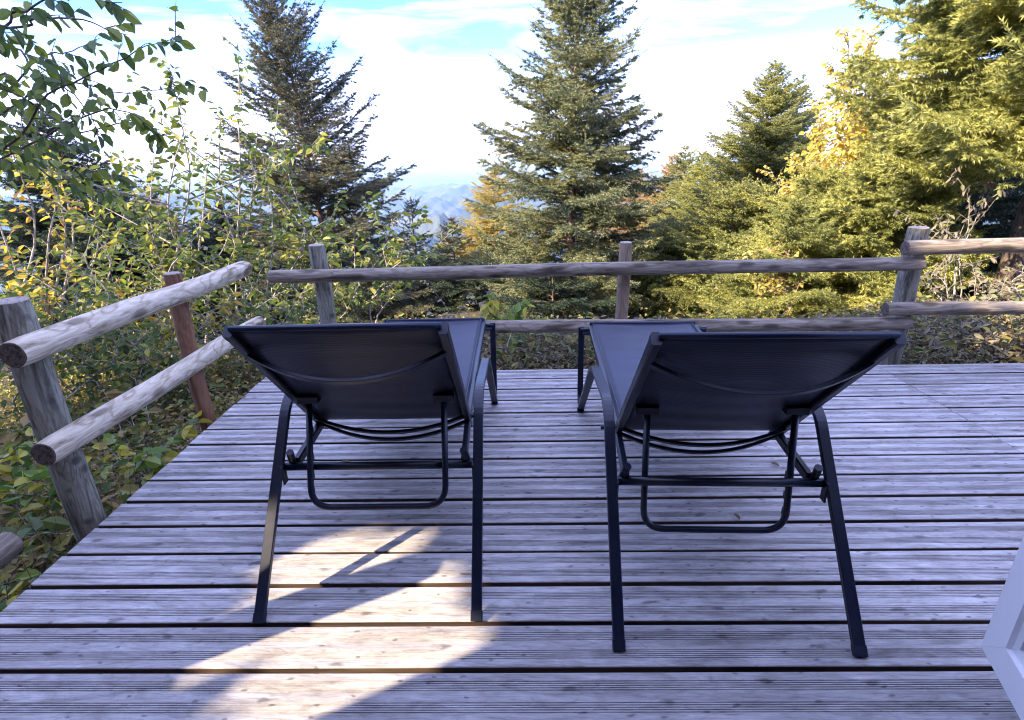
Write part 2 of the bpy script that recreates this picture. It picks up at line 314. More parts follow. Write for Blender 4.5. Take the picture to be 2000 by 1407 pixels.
M['lf_green'] = leaf_mat('green_leaves', [(0.045, 0.075, 0.03), (0.07, 0.115, 0.035), (0.11, 0.16, 0.045), (0.20, 0.24, 0.05)], 0.35)
M['lf_mix'] = leaf_mat('green_and_yellow_leaves', [(0.05, 0.085, 0.03), (0.09, 0.14, 0.04), (0.15, 0.20, 0.05), (0.36, 0.33, 0.07), (0.11, 0.15, 0.045), (0.07, 0.11, 0.035)], 0.45)
M['lf_yellow'] = leaf_mat('yellow_leaves', [(0.12, 0.16, 0.04), (0.30, 0.28, 0.06), (0.55, 0.42, 0.06), (0.45, 0.25, 0.06), (0.17, 0.19, 0.05), (0.10, 0.14, 0.04)], 0.5)
M['lf_gold'] = leaf_mat('golden_leaves', [(0.55, 0.42, 0.08), (0.62, 0.52, 0.12), (0.52, 0.34, 0.09), (0.42, 0.42, 0.12)], 0.5)
M['lf_dry'] = leaf_mat('dry_leaves', [(0.16, 0.11, 0.07), (0.26, 0.19, 0.12), (0.34, 0.28, 0.19), (0.20, 0.17, 0.12), (0.40, 0.33, 0.16)], 0.2, 0.8)
M['lf_under'] = leaf_mat('undergrowth_leaves', [(0.09, 0.12, 0.04), (0.20, 0.20, 0.06), (0.32, 0.29, 0.08), (0.24, 0.19, 0.10), (0.30, 0.20, 0.08), (0.12, 0.16, 0.05), (0.08, 0.12, 0.04)], 0.35, 0.6)
M['lf_forb'] = leaf_mat('broad_green_leaves', [(0.07, 0.15, 0.045), (0.11, 0.20, 0.05), (0.20, 0.27, 0.06), (0.42, 0.38, 0.07)], 0.35, 0.45)
M['lf_wither'] = leaf_mat('withered_grey_leaves', [(0.08, 0.07, 0.055), (0.15, 0.13, 0.10), (0.22, 0.19, 0.15), (0.15, 0.16, 0.08)], 0.2, 0.8)

# ------------------------------------------------------------------ foliage kernels
def shoots_mesh(P0, P1, rad, K, rng, wid=0.16):
    """needle brushes: shoot i runs P0->P1, K needles each, needle reach rad"""
    n = len(P0); D = P1-P0; L = np.linalg.norm(D, axis=1)+1e-9; T = D/L[:, None]
    ref = np.where(np.abs(T[:, 2:3]) < 0.9, np.array([[0, 0, 1.0]]), np.array([[1.0, 0, 0]]))
    U = np.cross(T, ref); U /= np.linalg.norm(U, axis=1)[:, None]; Wv = np.cross(T, U)
    t = (np.arange(K)[None, :]+rng.random((n, K)))/K; ang = np.arange(K)[None, :]*2.4+rng.random((n, 1))*6.28+rng.random((n, K))*0.6
    ca, sa = np.cos(ang)[..., None], np.sin(ang)[..., None]
    Rd = ca*U[:, None]+sa*Wv[:, None]; Td = -sa*U[:, None]+ca*Wv[:, None]
    rr = np.broadcast_to(np.asarray(rad).reshape(-1, 1), (n, K))*(0.75+0.5*rng.random((n, K)))
    base = P0[:, None]+D[:, None]*t[..., None]*0.97
    tip = base+Rd*rr[..., None]+T[:, None]*(rr*1.0)[..., None]
    w = (rr*wid)[..., None]
    V = np.stack([base-Td*w-T[:, None]*w, base+Td*w+T[:, None]*w, tip], axis=2)
    return V.reshape(-1, 3)
def tri_mesh(name, V, mat, parent, loc=None):
    n = len(V)//3
    return mesh_np(name, V, np.arange(n*3), np.full(n, 3), mat, parent, False, loc)
def leaves_verts(P, D, Nn, L, W, fold=0.25, curl=0.15):
    """P base, D direction, Nn normal (arrays)"""
    D = D/(np.linalg.norm(D, axis=1)[:, None]+1e-9); S = np.cross(D, Nn); S /= np.linalg.norm(S, axis=1)[:, None]+1e-9; Nn = np.cross(S, D)
    L = L[:, None]; W = W[:, None]
    up = Nn*W*fold
    b = P; t = P+D*L-Nn*L*curl
    r = [P+D*L*f+S*W*w_+up*u_-Nn*L*curl*f*f for f, w_, u_ in ((0.14, 0.30, 0.7), (0.42, 0.50, 1.0), (0.76, 0.36, 0.8))]
    l = [P+D*L*f-S*W*w_+up*u_-Nn*L*curl*f*f for f, w_, u_ in ((0.76, 0.36, 0.8), (0.42, 0.50, 1.0), (0.14, 0.30, 0.7))]
    return np.stack([b]+r+[t]+l, axis=1).reshape(-1, 3)
def leaves_mesh(name, V, mat, parent=None, loc=None):
    n = len(V)//8; b = np.arange(n)[:, None]*8
    F = np.concatenate([b+np.array([[0, 1, 2, 3, 4]]), b+np.array([[0, 4, 5, 6, 7]])], axis=1)
    return mesh_np(name, V, F.ravel(), np.full(n*2, 5), mat, parent, False, loc)

def spruce(px, tip_y, Y, base_z, R, mat, label, name='spruce_tree', seed=1, group=None, kdens=10, step=0.05, shoot=0.07, srad=0.016, whorl=0.24, nb=6,
           lean=None, bark='bark', clear=0.12, up=0.55, droop=0.35, top=None, fill=1.0, prof=0.85, cat='tree', blen=0.36, lower=None, part='needles', sub=0.5):
    rng = np.random.default_rng(seed)
    tip = np.asarray(top, float) if top is not None else at(px, tip_y, Y)
    bx = tip[0]+(lean[0] if lean else 0); by = tip[1]+(lean[1] if lean else 0)
    base_z = float(gz(bx, by)); H = tip[2]-base_z
    root = empty(name, (bx, by, base_z), 0, label, cat, group)
    lv = np.array([tip[0]-bx, tip[1]-by, 0.0])
    def axis(h): return lv*(h/H)+np.array([0.015*math.sin(h*2.1+seed), 0.015*math.cos(h*1.7+seed), h])
    r0 = 0.011*H+0.018
    tb = MB(); hs = np.linspace(-0.25, H, 26); tb.tube([axis(h) for h in hs], [max(0.004, r0*(1-max(h, 0)/H)**0.9) for h in hs], 8)
    S0, S1, SR = [], [], []
    bmb = MB(); h = H*clear
    def add(a, b, r): S0.append(a); S1.append(b); SR.append(np.full(len(a), r))
    # leader
    la = np.array([axis(H*0.93+H*0.07*k/4) for k in range(4)]); lb = np.array([axis(H*0.93+H*0.07*(k+1)/4) for k in range(4)]); add(la, lb, srad)
    while h < H*0.985:
        t = h/H; n = nb if t < 0.85 else max(4, nb-2)
        full = True
        for k in range(n+int(fill*3)):
            inter = k >= n
            a = rng.random()*6.28 if inter else (k+rng.random()*0.6)/n*6.28+h*9
            hh = h+(rng.random()-0.5)*whorl*(0.9 if inter else 0.25)
            Lb = R*max(0.03, (1-hh/H))**prof*(0.55+0.35*rng.random() if inter else 0.82+0.32*rng.random())
            if hh/H < 0.25: Lb *= 0.75+hh/H
            if lower: Lb *= lower(hh/H, a)
            if Lb < 0.05: continue
            e = up*(0.25+1.1*(hh/H))-0.10+0.12*rng.standard_normal()
            dirh = np.array([math.cos(a), math.sin(a), 0]); side = np.array([-math.sin(a), math.cos(a), 0])
            m_ = max(4, int(Lb/0.16)); s = np.linspace(0, 1, m_+1)
            dr = droop*(1-hh/H*0.8)
            zc = (math.tan(e)*s-dr*s**1.6+dr*0.75*s**3)*Lb
            bend = 0.12*rng.standard_normal()
            pts = axis(hh)+dirh*(s*Lb)[:, None]+np.array([0, 0, 1.0])*zc[:, None]+side*(bend*s*s*Lb)[:, None]
            bmb.tube(pts, np.linspace(max(0.0035, 0.010*Lb+0.002), 0.0016, m_+1), 4, False)
            def P(u):
                i = np.clip((u*m_).astype(int), 0, m_-1); f = (u*m_-i)[:, None]; return pts[i]*(1-f)+pts[i+1]*f
            # along the branch itself
            u0 = np.arange(0.30, 1.0, shoot*0.8/Lb) if Lb > 0.2 else np.array([0.1, 0.4, 0.7])
            if len(u0): add(P(u0), P(np.minimum(u0+shoot*0.9/Lb, 1.0))+rng.normal(0, 0.003, (len(u0), 3)), srad)
            tipdir = pts[-1]-pts[-2]; tipdir /= np.linalg.norm(tipdir); add(pts[-1:], pts[-1:]+tipdir*shoot*1.1, srad)
            # side branchlets
            us = np.arange(0.14, 0.985, step/Lb)
            for sg in (-1, 1):
                u = us+rng.random(len(us))*step/Lb*0.7; u = u[u < 0.98]
                if len(u) == 0: continue
                env = np.minimum(1.0, (1-u)*1.6+0.18)*np.minimum(1, 0.5+u*1.4)
                bl = np.minimum(Lb*blen, 0.42)*env*(0.7+0.5*rng.random(len(u)))
                fw = pts[-1]-pts[0]; fw /= np.linalg.norm(fw)
                dd = fw[None]*(0.62+0.25*rng.random((len(u), 1)))+sg*side[None]*(0.75)+np.array([[0, 0, 1.0]])*(rng.normal(-0.10, 0.22, (len(u), 1)))
                dd /= np.linalg.norm(dd, axis=1)[:, None]
                A = P(u); ns = max(1, int(np.ceil(bl.max()/(shoot*0.75))))
                for q in range(ns):
                    x0 = q*shoot*0.75; ok = bl > x0-1e-6
                    if not ok.any(): break
                    a0 = A[ok]+dd[ok]*x0; a0[:, 2] -= 0.6*dr*x0*x0/0.4
                    a1 = a0+dd[ok]*np.minimum(shoot, np.maximum(bl[ok]-x0, 0.02))[:, None]; a1[:, 2] -= dr*x0*0.1
                    add(a0, a1, srad)
                    if q >= 0:
                        for s2 in (-1, 1):
                            pick = rng.random(len(a0)) < sub+0.45
                            if not pick.any(): continue
                            pd = np.cross(dd[ok][pick], np.array([0, 0, 1.0])); pd /= np.linalg.norm(pd, axis=1)[:, None]+1e-9
                            d2 = dd[ok][pick]*0.75+pd*s2*0.65+rng.normal(0, 0.18, (pick.sum(), 3)); d2[:, 2] -= 0.08; d2 /= np.linalg.norm(d2, axis=1)[:, None]
                            ln = shoot*(0.65+0.45*rng.random(pick.sum()))*np.clip((bl[ok][pick]-x0)/0.10, 0.45, 1)
                            add(a0[pick], a0[pick]+d2*ln[:, None], srad)
        h += whorl*(0.75+0.5*rng.random())*(1.0 if t < 0.75 else 0.7)
    tb.build('trunk', M[bark], root, True)
    bmb.build('branches', M[bark], root)
    P0 = np.concatenate(S0); P1 = np.concatenate(S1); r = np.concatenate(SR)
    V = shoots_mesh(P0, P1, r, kdens, rng)
    tri_mesh(part, V, M[mat], root)
    spruce.count += len(V)//3
    return root
spruce.count = 0

def bush(name, label, base, stems, mat, seed=1, cat='shrub', group=None, leaf=0.055, lw=0.55, twig=0.35, tsp=0.09, lsp=0.035, r0=0.012, bark='twig', s0=0.25, hang=0.6, spread=1.0, forks=0, keep=None, up=0.35):
    """stems: lists of world points from the base upward"""
    rng = np.random.default_rng(seed); base = np.asarray(base, float)
    root = empty(name, tuple(base), 0, label, cat, group)
    st = MB(); LP, LD, LN, LL = [], [], [], []
    def twigs(pts, rad, tl, ts, s_from):
        seg = np.linalg.norm(np.diff(pts, axis=0), axis=1); cum = np.concatenate([[0], np.cumsum(seg)]); tot = cum[-1]
        d = s_from*tot
        while d < tot:
            i = min(np.searchsorted(cum, d)-1, len(seg)-1); i = max(i, 0); f = (d-cum[i])/seg[i]; p = pts[i]*(1-f)+pts[i+1]*f
            tg = (pts[i+1]-pts[i])/seg[i]
            v = rng.normal(0, 1, 3); v -= tg*np.dot(v, tg); v /= np.linalg.norm(v)
            dr = tg*0.7+v*spread+np.array([0, 0, up]); dr /= np.linalg.norm(dr)
            l = tl*(0.4+0.8*rng.random())*(1-0.45*d/tot)
            n = 5; ss = np.linspace(0, 1, n); sag = rng.normal(0, 0.10, 3)
            tp = p+dr*(ss*l)[:, None]+np.outer(ss**2, sag*l)-np.outer(ss**2, [0, 0, 0.12*l])
            st.tube(tp, np.linspace(max(0.0016, rad*0.35), 0.0009, n), 4, False)
            leafy(tp, l)
            d += ts*(0.6+0.8*rng.random())
        leafy(pts[-4:], np.linalg.norm(pts[-1]-pts[-4]))
    def leafy(tp, l):
        m = max(2, int(l/lsp)); u = (np.arange(m)+rng.random(m)*0.6)/m*(len(tp)-1); u = np.clip(u, 0.25, len(tp)-1.001)
        i = u.astype(int); f = (u-i)[:, None]; p = tp[i]*(1-f)+tp[i+1]*f
        tg = tp[-1]-tp[0]; tg /= np.linalg.norm(tg)+1e-9
        sd = np.cross(tg, [0, 0, 1.0]); sd /= np.linalg.norm(sd)+1e-9; sg = np.where(np.arange(m) % 2 == 0, 1, -1)[:, None]
        dd = tg*0.55+sd*sg*0.8+rng.normal(0, 0.25, (m, 3)); dd[:, 2] -= hang*(0.4+rng.random(m))
        nn = np.array([[0, 0, 1.0]])+rng.normal(0, 0.85, (m, 3))
        LP.append(p); LD.append(dd); LN.append(nn); LL.append(leaf*(0.55+0.6*rng.random(m)))
    for sdef in stems:
        pts = bez([base if q is None else q for q in sdef], 6); ln = np.sum(np.linalg.norm(np.diff(pts, axis=0), axis=1))
        pts = pts+np.cumsum(rng.normal(0, 0.004, pts.shape), axis=0)
        st.tube(pts, np.linspace(r0, r0*0.22, len(pts)), 7)
        twigs(pts, r0, twig, tsp, s0)
        for q in range(forks):
            i = int(len(pts)*(0.3+0.5*rng.random())); v = rng.normal(0, 1, 3); v[2] = abs(v[2])*0.6+0.3; v /= np.linalg.norm(v)
            L2 = ln*(0.25+0.3*rng.random()); e = pts[i]+v*L2; mid = (pts[i]+e)/2+rng.normal(0, 0.05, 3)*L2
            p2 = bez([pts[i], mid, e], 6); st.tube(p2, np.linspace(r0*0.5, r0*0.14, len(p2)), 5); twigs(p2, r0*0.5, twig*0.8, tsp, 0.2)
    LP = np.concatenate(LP); LD = np.concatenate(LD); LN = np.concatenate(LN); LL = np.concatenate(LL)
    if keep is not None:
        k = keep(LP); LP, LD, LN, LL = LP[k], LD[k], LN[k], LL[k]
    V = leaves_verts(LP, LD, LN, LL, LL*lw)-base
    sv = np.concatenate(st.v)-base; mesh_np('stem', sv, st.f, st.c, M[bark], root, True)
    leaves_mesh('foliage', V, M[mat], root)
    bush.count += len(LP)
    return root
bush.count = 0

# ------------------------------------------------------------------ the ground
def gz(x, y):
    x = np.asarray(x, float); y = np.asarray(y, float)
    near = -0.16-0.10*np.clip(-1.7-x, 0, 6)**1.1*0.9+0.10*np.clip(x-2.2, 0, 6)
    near = near-0.16*np.clip(-1.3-x, 0, 0.6)/0.6
    d = np.clip(y-3.6, 0, None); slope = -0.26*np.minimum(d, 4)-0.10*np.clip(d-4, 0, 8)-0.30*np.clip(d-12, 0, 30)-0.42*np.clip(d-42, 0, None)
    bumps = 0.05*np.sin(x*1.9+1.0)*np.cos(y*1.6)+0.03*np.sin(x*4.1)*np.sin(y*3.7+2)
    z = near+slope+bumps
    under = (x > -1.6) & (x < 4.6) & (y < 2.95)
    return np.where(under, np.minimum(z, -0.32), z)
def ground():
    m, nt, bs, out = new_mat('forest_soil'); v = mapping(nt, (1, 1, 1)); n1 = noise(nt, v, 3, 6, 0.65); n2 = noise(nt, v, 40, 5, 0.7)
    r1 = ramp(nt, [(0.3, (0.045, 0.038, 0.025)), (0.55, (0.09, 0.075, 0.045)), (0.75, (0.10, 0.11, 0.045))]); nt.links.new(n1, r1.inputs[0])
    r2 = ramp(nt, [(0.35, (0.5, 0.5, 0.5)), (0.7, (1.4, 1.35, 1.25))]); nt.links.new(n2, r2.inputs[0])
    c = mixc(nt, 1.0, r1.outputs[0], r2.outputs[0], 'MULTIPLY'); nt.links.new(c, bs.inputs['Base Color']); bs.inputs['Roughness'].default_value = 0.95
    bp = N(nt, 'ShaderNodeBump', Strength=0.8, Distance=0.03); nt.links.new(n2, bp.inputs['Height']); nt.links.new(bp.outputs[0], bs.inputs['Normal'])
    xs = np.concatenate([np.arange(-60, -10, 2.5), np.arange(-10, 12, 0.2), np.arange(12, 61, 2.5)]); ys = np.concatenate([np.arange(-40, -8, 2.5), np.arange(-8, 18, 0.2), np.arange(18, 61, 2.5)])
    X, Y = np.meshgrid(xs, ys); Z = gz(X, Y); V = np.stack([X, Y, Z], -1).reshape(-1, 3); nx = len(xs)
    i, j = np.meshgrid(np.arange(nx-1), np.arange(len(ys)-1)); a = (j*nx+i).ravel(); Fc = np.stack([a, a+1, a+nx+1, a+nx], 1)
    o = mesh_np('ground', V, Fc.ravel(), np.full(len(Fc), 4), m, None, True)
    tag(o, 'sloping forest soil under the trees around the deck', 'ground', kind='structure')
ground()

# ------------------------------------------------------------------ far mountains (one sheet reaching the horizon)
def hills():
    m, nt, bs, out = new_mat('hill_forest'); tcn = N(nt, 'ShaderNodeTexCoord'); mpn = N(nt, 'ShaderNodeMapping'); mpn.inputs['Scale'].default_value = (0.001,)*3
    nt.links.new(tcn.outputs['Object'], mpn.inputs[0]); n1 = noise(nt, mpn.outputs[0], 1.3, 8, 0.6, 0.4); n2 = noise(nt, mpn.outputs[0], 9, 6, 0.7)
    r1 = ramp(nt, [(0.40, (0.030, 0.045, 0.035)), (0.56, (0.06, 0.07, 0.045)), (0.64, (0.07, 0.075, 0.05)), (0.67, (0.16, 0.14, 0.10)), (0.78, (0.20, 0.18, 0.13))]); nt.links.new(n1, r1.inputs[0])
    r2 = ramp(nt, [(0.35, (0.7, 0.7, 0.7)), (0.65, (1.25, 1.2, 1.1))]); nt.links.new(n2, r2.inputs[0])
    c = mixc(nt, 1.0, r1.outputs[0], r2.outputs[0], 'MULTIPLY'); nt.links.new(c, bs.inputs['Base Color']); bs.inputs['Roughness'].default_value = 0.95; bs.inputs['Specular IOR Level'].default_value = 0.1
    az = np.radians(np.linspace(-62, 62, 420)); r = np.concatenate([np.linspace(70, 1500, 40), np.linspace(1600, 14000, 230), np.geomspace(14500, 90000, 30)])
    A, Rr = np.meshgrid(az, r)
    def px2az(p): return math.atan((p-1000)/F_PX/0.95)-0.02
    base = -28-0.42*(Rr-70); base = np.maximum(base, -950-0.0*Rr)
    def bump(c, w, r_, rw, depth):
        """ridge of which the crest lies depth radians below eye level at distance r_"""
        crest = EYE+math.tan(-depth)*r_
        g = np.exp(-((A-c)/w)**2)*np.exp(-np.abs((Rr-r_)/rw)**1.6)
        return base+(crest+950)*g
    Z = base
    rough = 1.6*(26*np.sin(A*41+Rr*0.0021)+18*np.sin(A*93+Rr*0.0035+1)+12*np.sin(A*170-Rr*0.006)+8*np.sin(A*311+Rr*0.009))
    for c, w, r_, rw, dep in [(px2az(960), 0.20, 4200, 1500, math.radians(5.0)), (px2az(800), 0.13, 3500, 900, math.radians(7.2)), (px2az(1010), 0.30, 8200, 2300, math.radians(3.35)),
                              (px2az(860), 0.16, 11500, 2500, math.radians(3.2)), (px2az(1420), 0.26, 9000, 2500, math.radians(1.6)), (px2az(1200), 0.22, 6500, 1800, math.radians(3.6)),
                              (px2az(600), 0.25, 12500, 2500, math.radians(3.6)), (px2az(250), 0.3, 9500, 2500, math.radians(2.6)), (px2az(1750), 0.3, 7000, 2000, math.radians(2.0))]:
        Z = np.maximum(Z, bump(c, w, r_, rw, dep))
    Z = np.where(Rr > 1500, Z+rough*np.clip((Rr-1500)/2500, 0, 1), Z)
    Z = np.where(Rr > 14500, np.maximum(Z, -700), Z)
    V = np.stack([Rr*np.sin(A), Rr*np.cos(A), Z], -1).reshape(-1, 3); n = len(az)
    i, j = np.meshgrid(np.arange(n-1), np.arange(len(r)-1)); a = (j*n+i).ravel(); Fc = np.stack([a, a+1, a+n+1, a+n], 1)
    o = mesh_np('hills', V, Fc.ravel(), np.full(len(Fc), 4), m, None, True)
    tag(o, 'blue forested mountain ridges beyond the valley', 'hills', kind='structure')
hills()

# ------------------------------------------------------------------ the deck
Y0, PITCHB, GAP = 0.9785, 0.14194, 0.0150
def deck():
    root = empty('wooden_deck', (0, 0, 0), 0, 'weathered grey grooved plank deck under both sun loungers', 'deck')
    mb = MB(); rng = random.Random(3)
    # cross-section of one grooved plank: (offset, height)
    W = PITCHB-GAP
    prof = [(0, -0.044), (0, -0.003), (0.001, -0.001), (0.003, 0.0)]
    for c in (0.036, W-0.036):
        for k in range(-2, 3):
            g = c+k*0.0058; prof += [(g-0.0016, 0), (g-0.0009, -0.0022), (g+0.0009, -0.0022), (g+0.0016, 0)]
    prof += [(W-0.003, 0.0), (W-0.001, -0.001), (W, -0.003), (W, -0.044)]
    n = len(prof)
    for k in range(-9, 14):
        y = Y0+k*PITCHB+GAP/2
        for (xa, xb) in ((-1.50+rng.uniform(-.004, .004), 2.052), (2.056, 4.9)):
            dz = rng.uniform(-0.0015, 0.0015); xs = np.linspace(xa, xb, 12); V = []
            ph = rng.uniform(0, 6); yj = rng.uniform(-.0012, .0012)
            for x in xs:
                wob = 0.0012*math.sin(x*1.7+ph)
                for (o_, h) in prof: V.append((x, y+o_+wob+yj, h+dz))
            fs = []
            for i in range(len(xs)-1):
                for j in range(n-1): fs.append((i*n+j, (i+1)*n+j, (i+1)*n+j+1, i*n+j+1))
                fs.append((i*n+n-1, (i+1)*n+n-1, (i+1)*n, i*n))
            fs.append(tuple(range(n))); fs.append(tuple(((len(xs)-1)*n+j) for j in range(n))[::-1])
            mb.add(V, fs)
    pl = mb.build('planks', M['deck'], root); pl.data.materials.append(M['plank_edge_shade'])
    nn_ = np.zeros(len(pl.data.polygons)*3, np.float32); pl.data.polygons.foreach_get('normal', nn_); nn_ = nn_.reshape(-1, 3)
    cc_ = np.zeros(len(pl.data.polygons)*3, np.float32); pl.data.polygons.foreach_get('center', cc_); cc_ = cc_.reshape(-1, 3)
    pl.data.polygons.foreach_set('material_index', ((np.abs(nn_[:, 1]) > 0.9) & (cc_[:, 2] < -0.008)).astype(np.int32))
    for x in (-1.40, -0.7, 0.0, 0.7, 1.4, 2.054, 2.8, 3.5, 4.2, 4.8):
        jb = MB(); jb.box((x-0.03, -0.30, -0.16), (x+0.03, 2.93, -0.0475)); jb.build('joist', M['end_dark'], root)
deck()

# ------------------------------------------------------------------ log railings
def log(name, a, b, r, mat, parent, seed=0, end='end_dark', sides=22, taper=0.0, sway=0.008):
    """round timber from a to b, axis along local X (rails) or Z (posts); object coordinates follow the grain"""
    a = np.asarray(a, float); b = np.asarray(b, float); L = np.linalg.norm(b-a); rng = np.random.default_rng(seed); n = max(8, int(L/0.05))
    post = mat.startswith('post')
    V = []; ph = rng.random(6)*6.28
    for i in range(n+1):
        t = i/n; x = t*L; rr = r*(1-taper*t)
        if i == 0 or i == n: rr *= 0.94
        cx = sway*math.sin(t*3.1+ph[0])*math.sin(math.pi*t); cz = sway*math.sin(t*4.3+ph[1])*math.sin(math.pi*t)
        for j in range(sides):
            an = j/sides*2*math.pi
            q = rr*(1+0.025*math.sin(3*an+ph[2]+x*1.3)+0.018*math.sin(5*an+x*7+ph[3])+0.03*math.exp(-((x-L*0.37)/0.03)**2)*math.cos(an-ph[4])+0.03*math.exp(-((x-L*0.71)/0.03)**2)*math.cos(an-ph[5]))
            u, w = cx+q*math.cos(an), cz+q*math.sin(an)
            V.append((x, u, w) if not post else (u, w, x))
    fs = []
    for i in range(n):
        for j in range(sides):
            k = (j+1) % sides; f = (i*sides+j, i*sides+k, (i+1)*sides+k, (i+1)*sides+j); fs.append(f if not post else f)
    m1 = MB(); m1.add(V, fs); d = Vector((b-a)/L)
    q = d.to_track_quat('X', 'Z') if not post else (Vector((0, 0, 1)).rotation_difference(d))
    o = m1.build(name, M[mat], parent, True, tuple(a-np.array(parent.location)))
    o.rotation_mode = 'QUATERNION'; o.rotation_quaternion = q
    s = sides; e0 = np.array(V[:s]); e1 = np.array(V[-s:]); ax = np.array([0.003, 0, 0]) if not post else np.array([0, 0, 0.003])
    for e, sg in ((e0, -1), (e1, 1)):
        c = e.mean(0); ring = c+(e-c)*0.93+ax*sg; vv = np.concatenate([e, ring]); ff = [(j, (j+1) % s, s+(j+1) % s, s+j) for j in range(s)]+[tuple(range(s, 2*s))]
        m2 = MB(); m2.add(vv, ff); m2.build('cut_end', M[end], o)
    return o
lf = empty('log_railing', (-1.57, 1.6, -0.3), 0, 'log railing along the left deck edge with a reddish middle post', 'railing', 'log railings around the deck')
log('post', (-1.575, 1.60, -0.75), (-1.575, 1.60, 0.800), 0.052, 'post_green', lf, 1, 'end_pale')
log('post', (-1.575, 2.40, -0.75), (-1.575, 2.40, 0.715), 0.037, 'post_red', lf, 2, 'end_pale')
log('rail', (-1.500, 1.475, 0.668), (-1.500, 2.905, 0.636), 0.043, 'rail_pale', lf, 3, sway=0.006)
log('rail', (-1.500, 1.455, 0.344), (-1.500, 2.945, 0.313), 0.042, 'rail_pale', lf, 4, sway=0.006)
bk = empty('log_railing', (0, 3.08, -0.3), 0, 'long log railing across the back deck edge behind the loungers', 'railing', 'log railings around the deck')
log('post', (-1.165, 3.10, -0.75), (-1.165, 3.10, 0.722), 0.047, 'post_green', bk, 5, 'end_pale')
log('post', (0.59, 3.09, -0.75), (0.59, 3.09, 0.708), 0.036, 'post_brown', bk, 6, 'end_pale')
log('rail', (-1.42, 3.01, 0.565), (2.20, 3.00, 0.580), 0.037, 'rail_grey', bk, 7, 'end_pale')
log('rail', (-1.39, 3.01, 0.242), (2.21, 3.00, 0.240), 0.038, 'rail_grey', bk, 8, 'end_pale')
rt = empty('log_railing', (2.2, 3.08, -0.3), 0, 'log railing right of the corner post, one step higher', 'railing', 'log railings around the deck')
log('post', (2.215, 3.085, -0.75), (2.20, 3.09, 0.762), 0.054, 'post_green', rt, 9, 'end_pale')
log('rail', (2.07, 2.975, 0.671), (4.4, 2.985, 0.674), 0.040, 'rail_grey', rt, 10)
log('rail', (2.04, 2.975, 0.330), (4.4, 2.985, 0.330), 0.038, 'rail_grey', rt, 11)
lo = empty('log_railing', (-1.67, 0.7, -0.5), 0, 'lower log railing end cut by the left edge of the photo', 'railing', 'log railings around the deck')
log('post', (-1.79, 0.583, -0.85), (-1.79, 0.583, 0.99), 0.070, 'post_green', lo, 12, 'end_pale')
log('rail', (-1.665, 1.405, 0.050), (-1.72, -0.2, 0.02), 0.045, 'rail_grey', lo, 13)
log('rail', (-1.655, 1.395, 0.315), (-1.72, -0.2, 0.30), 0.042, 'rail_grey', lo, 14)

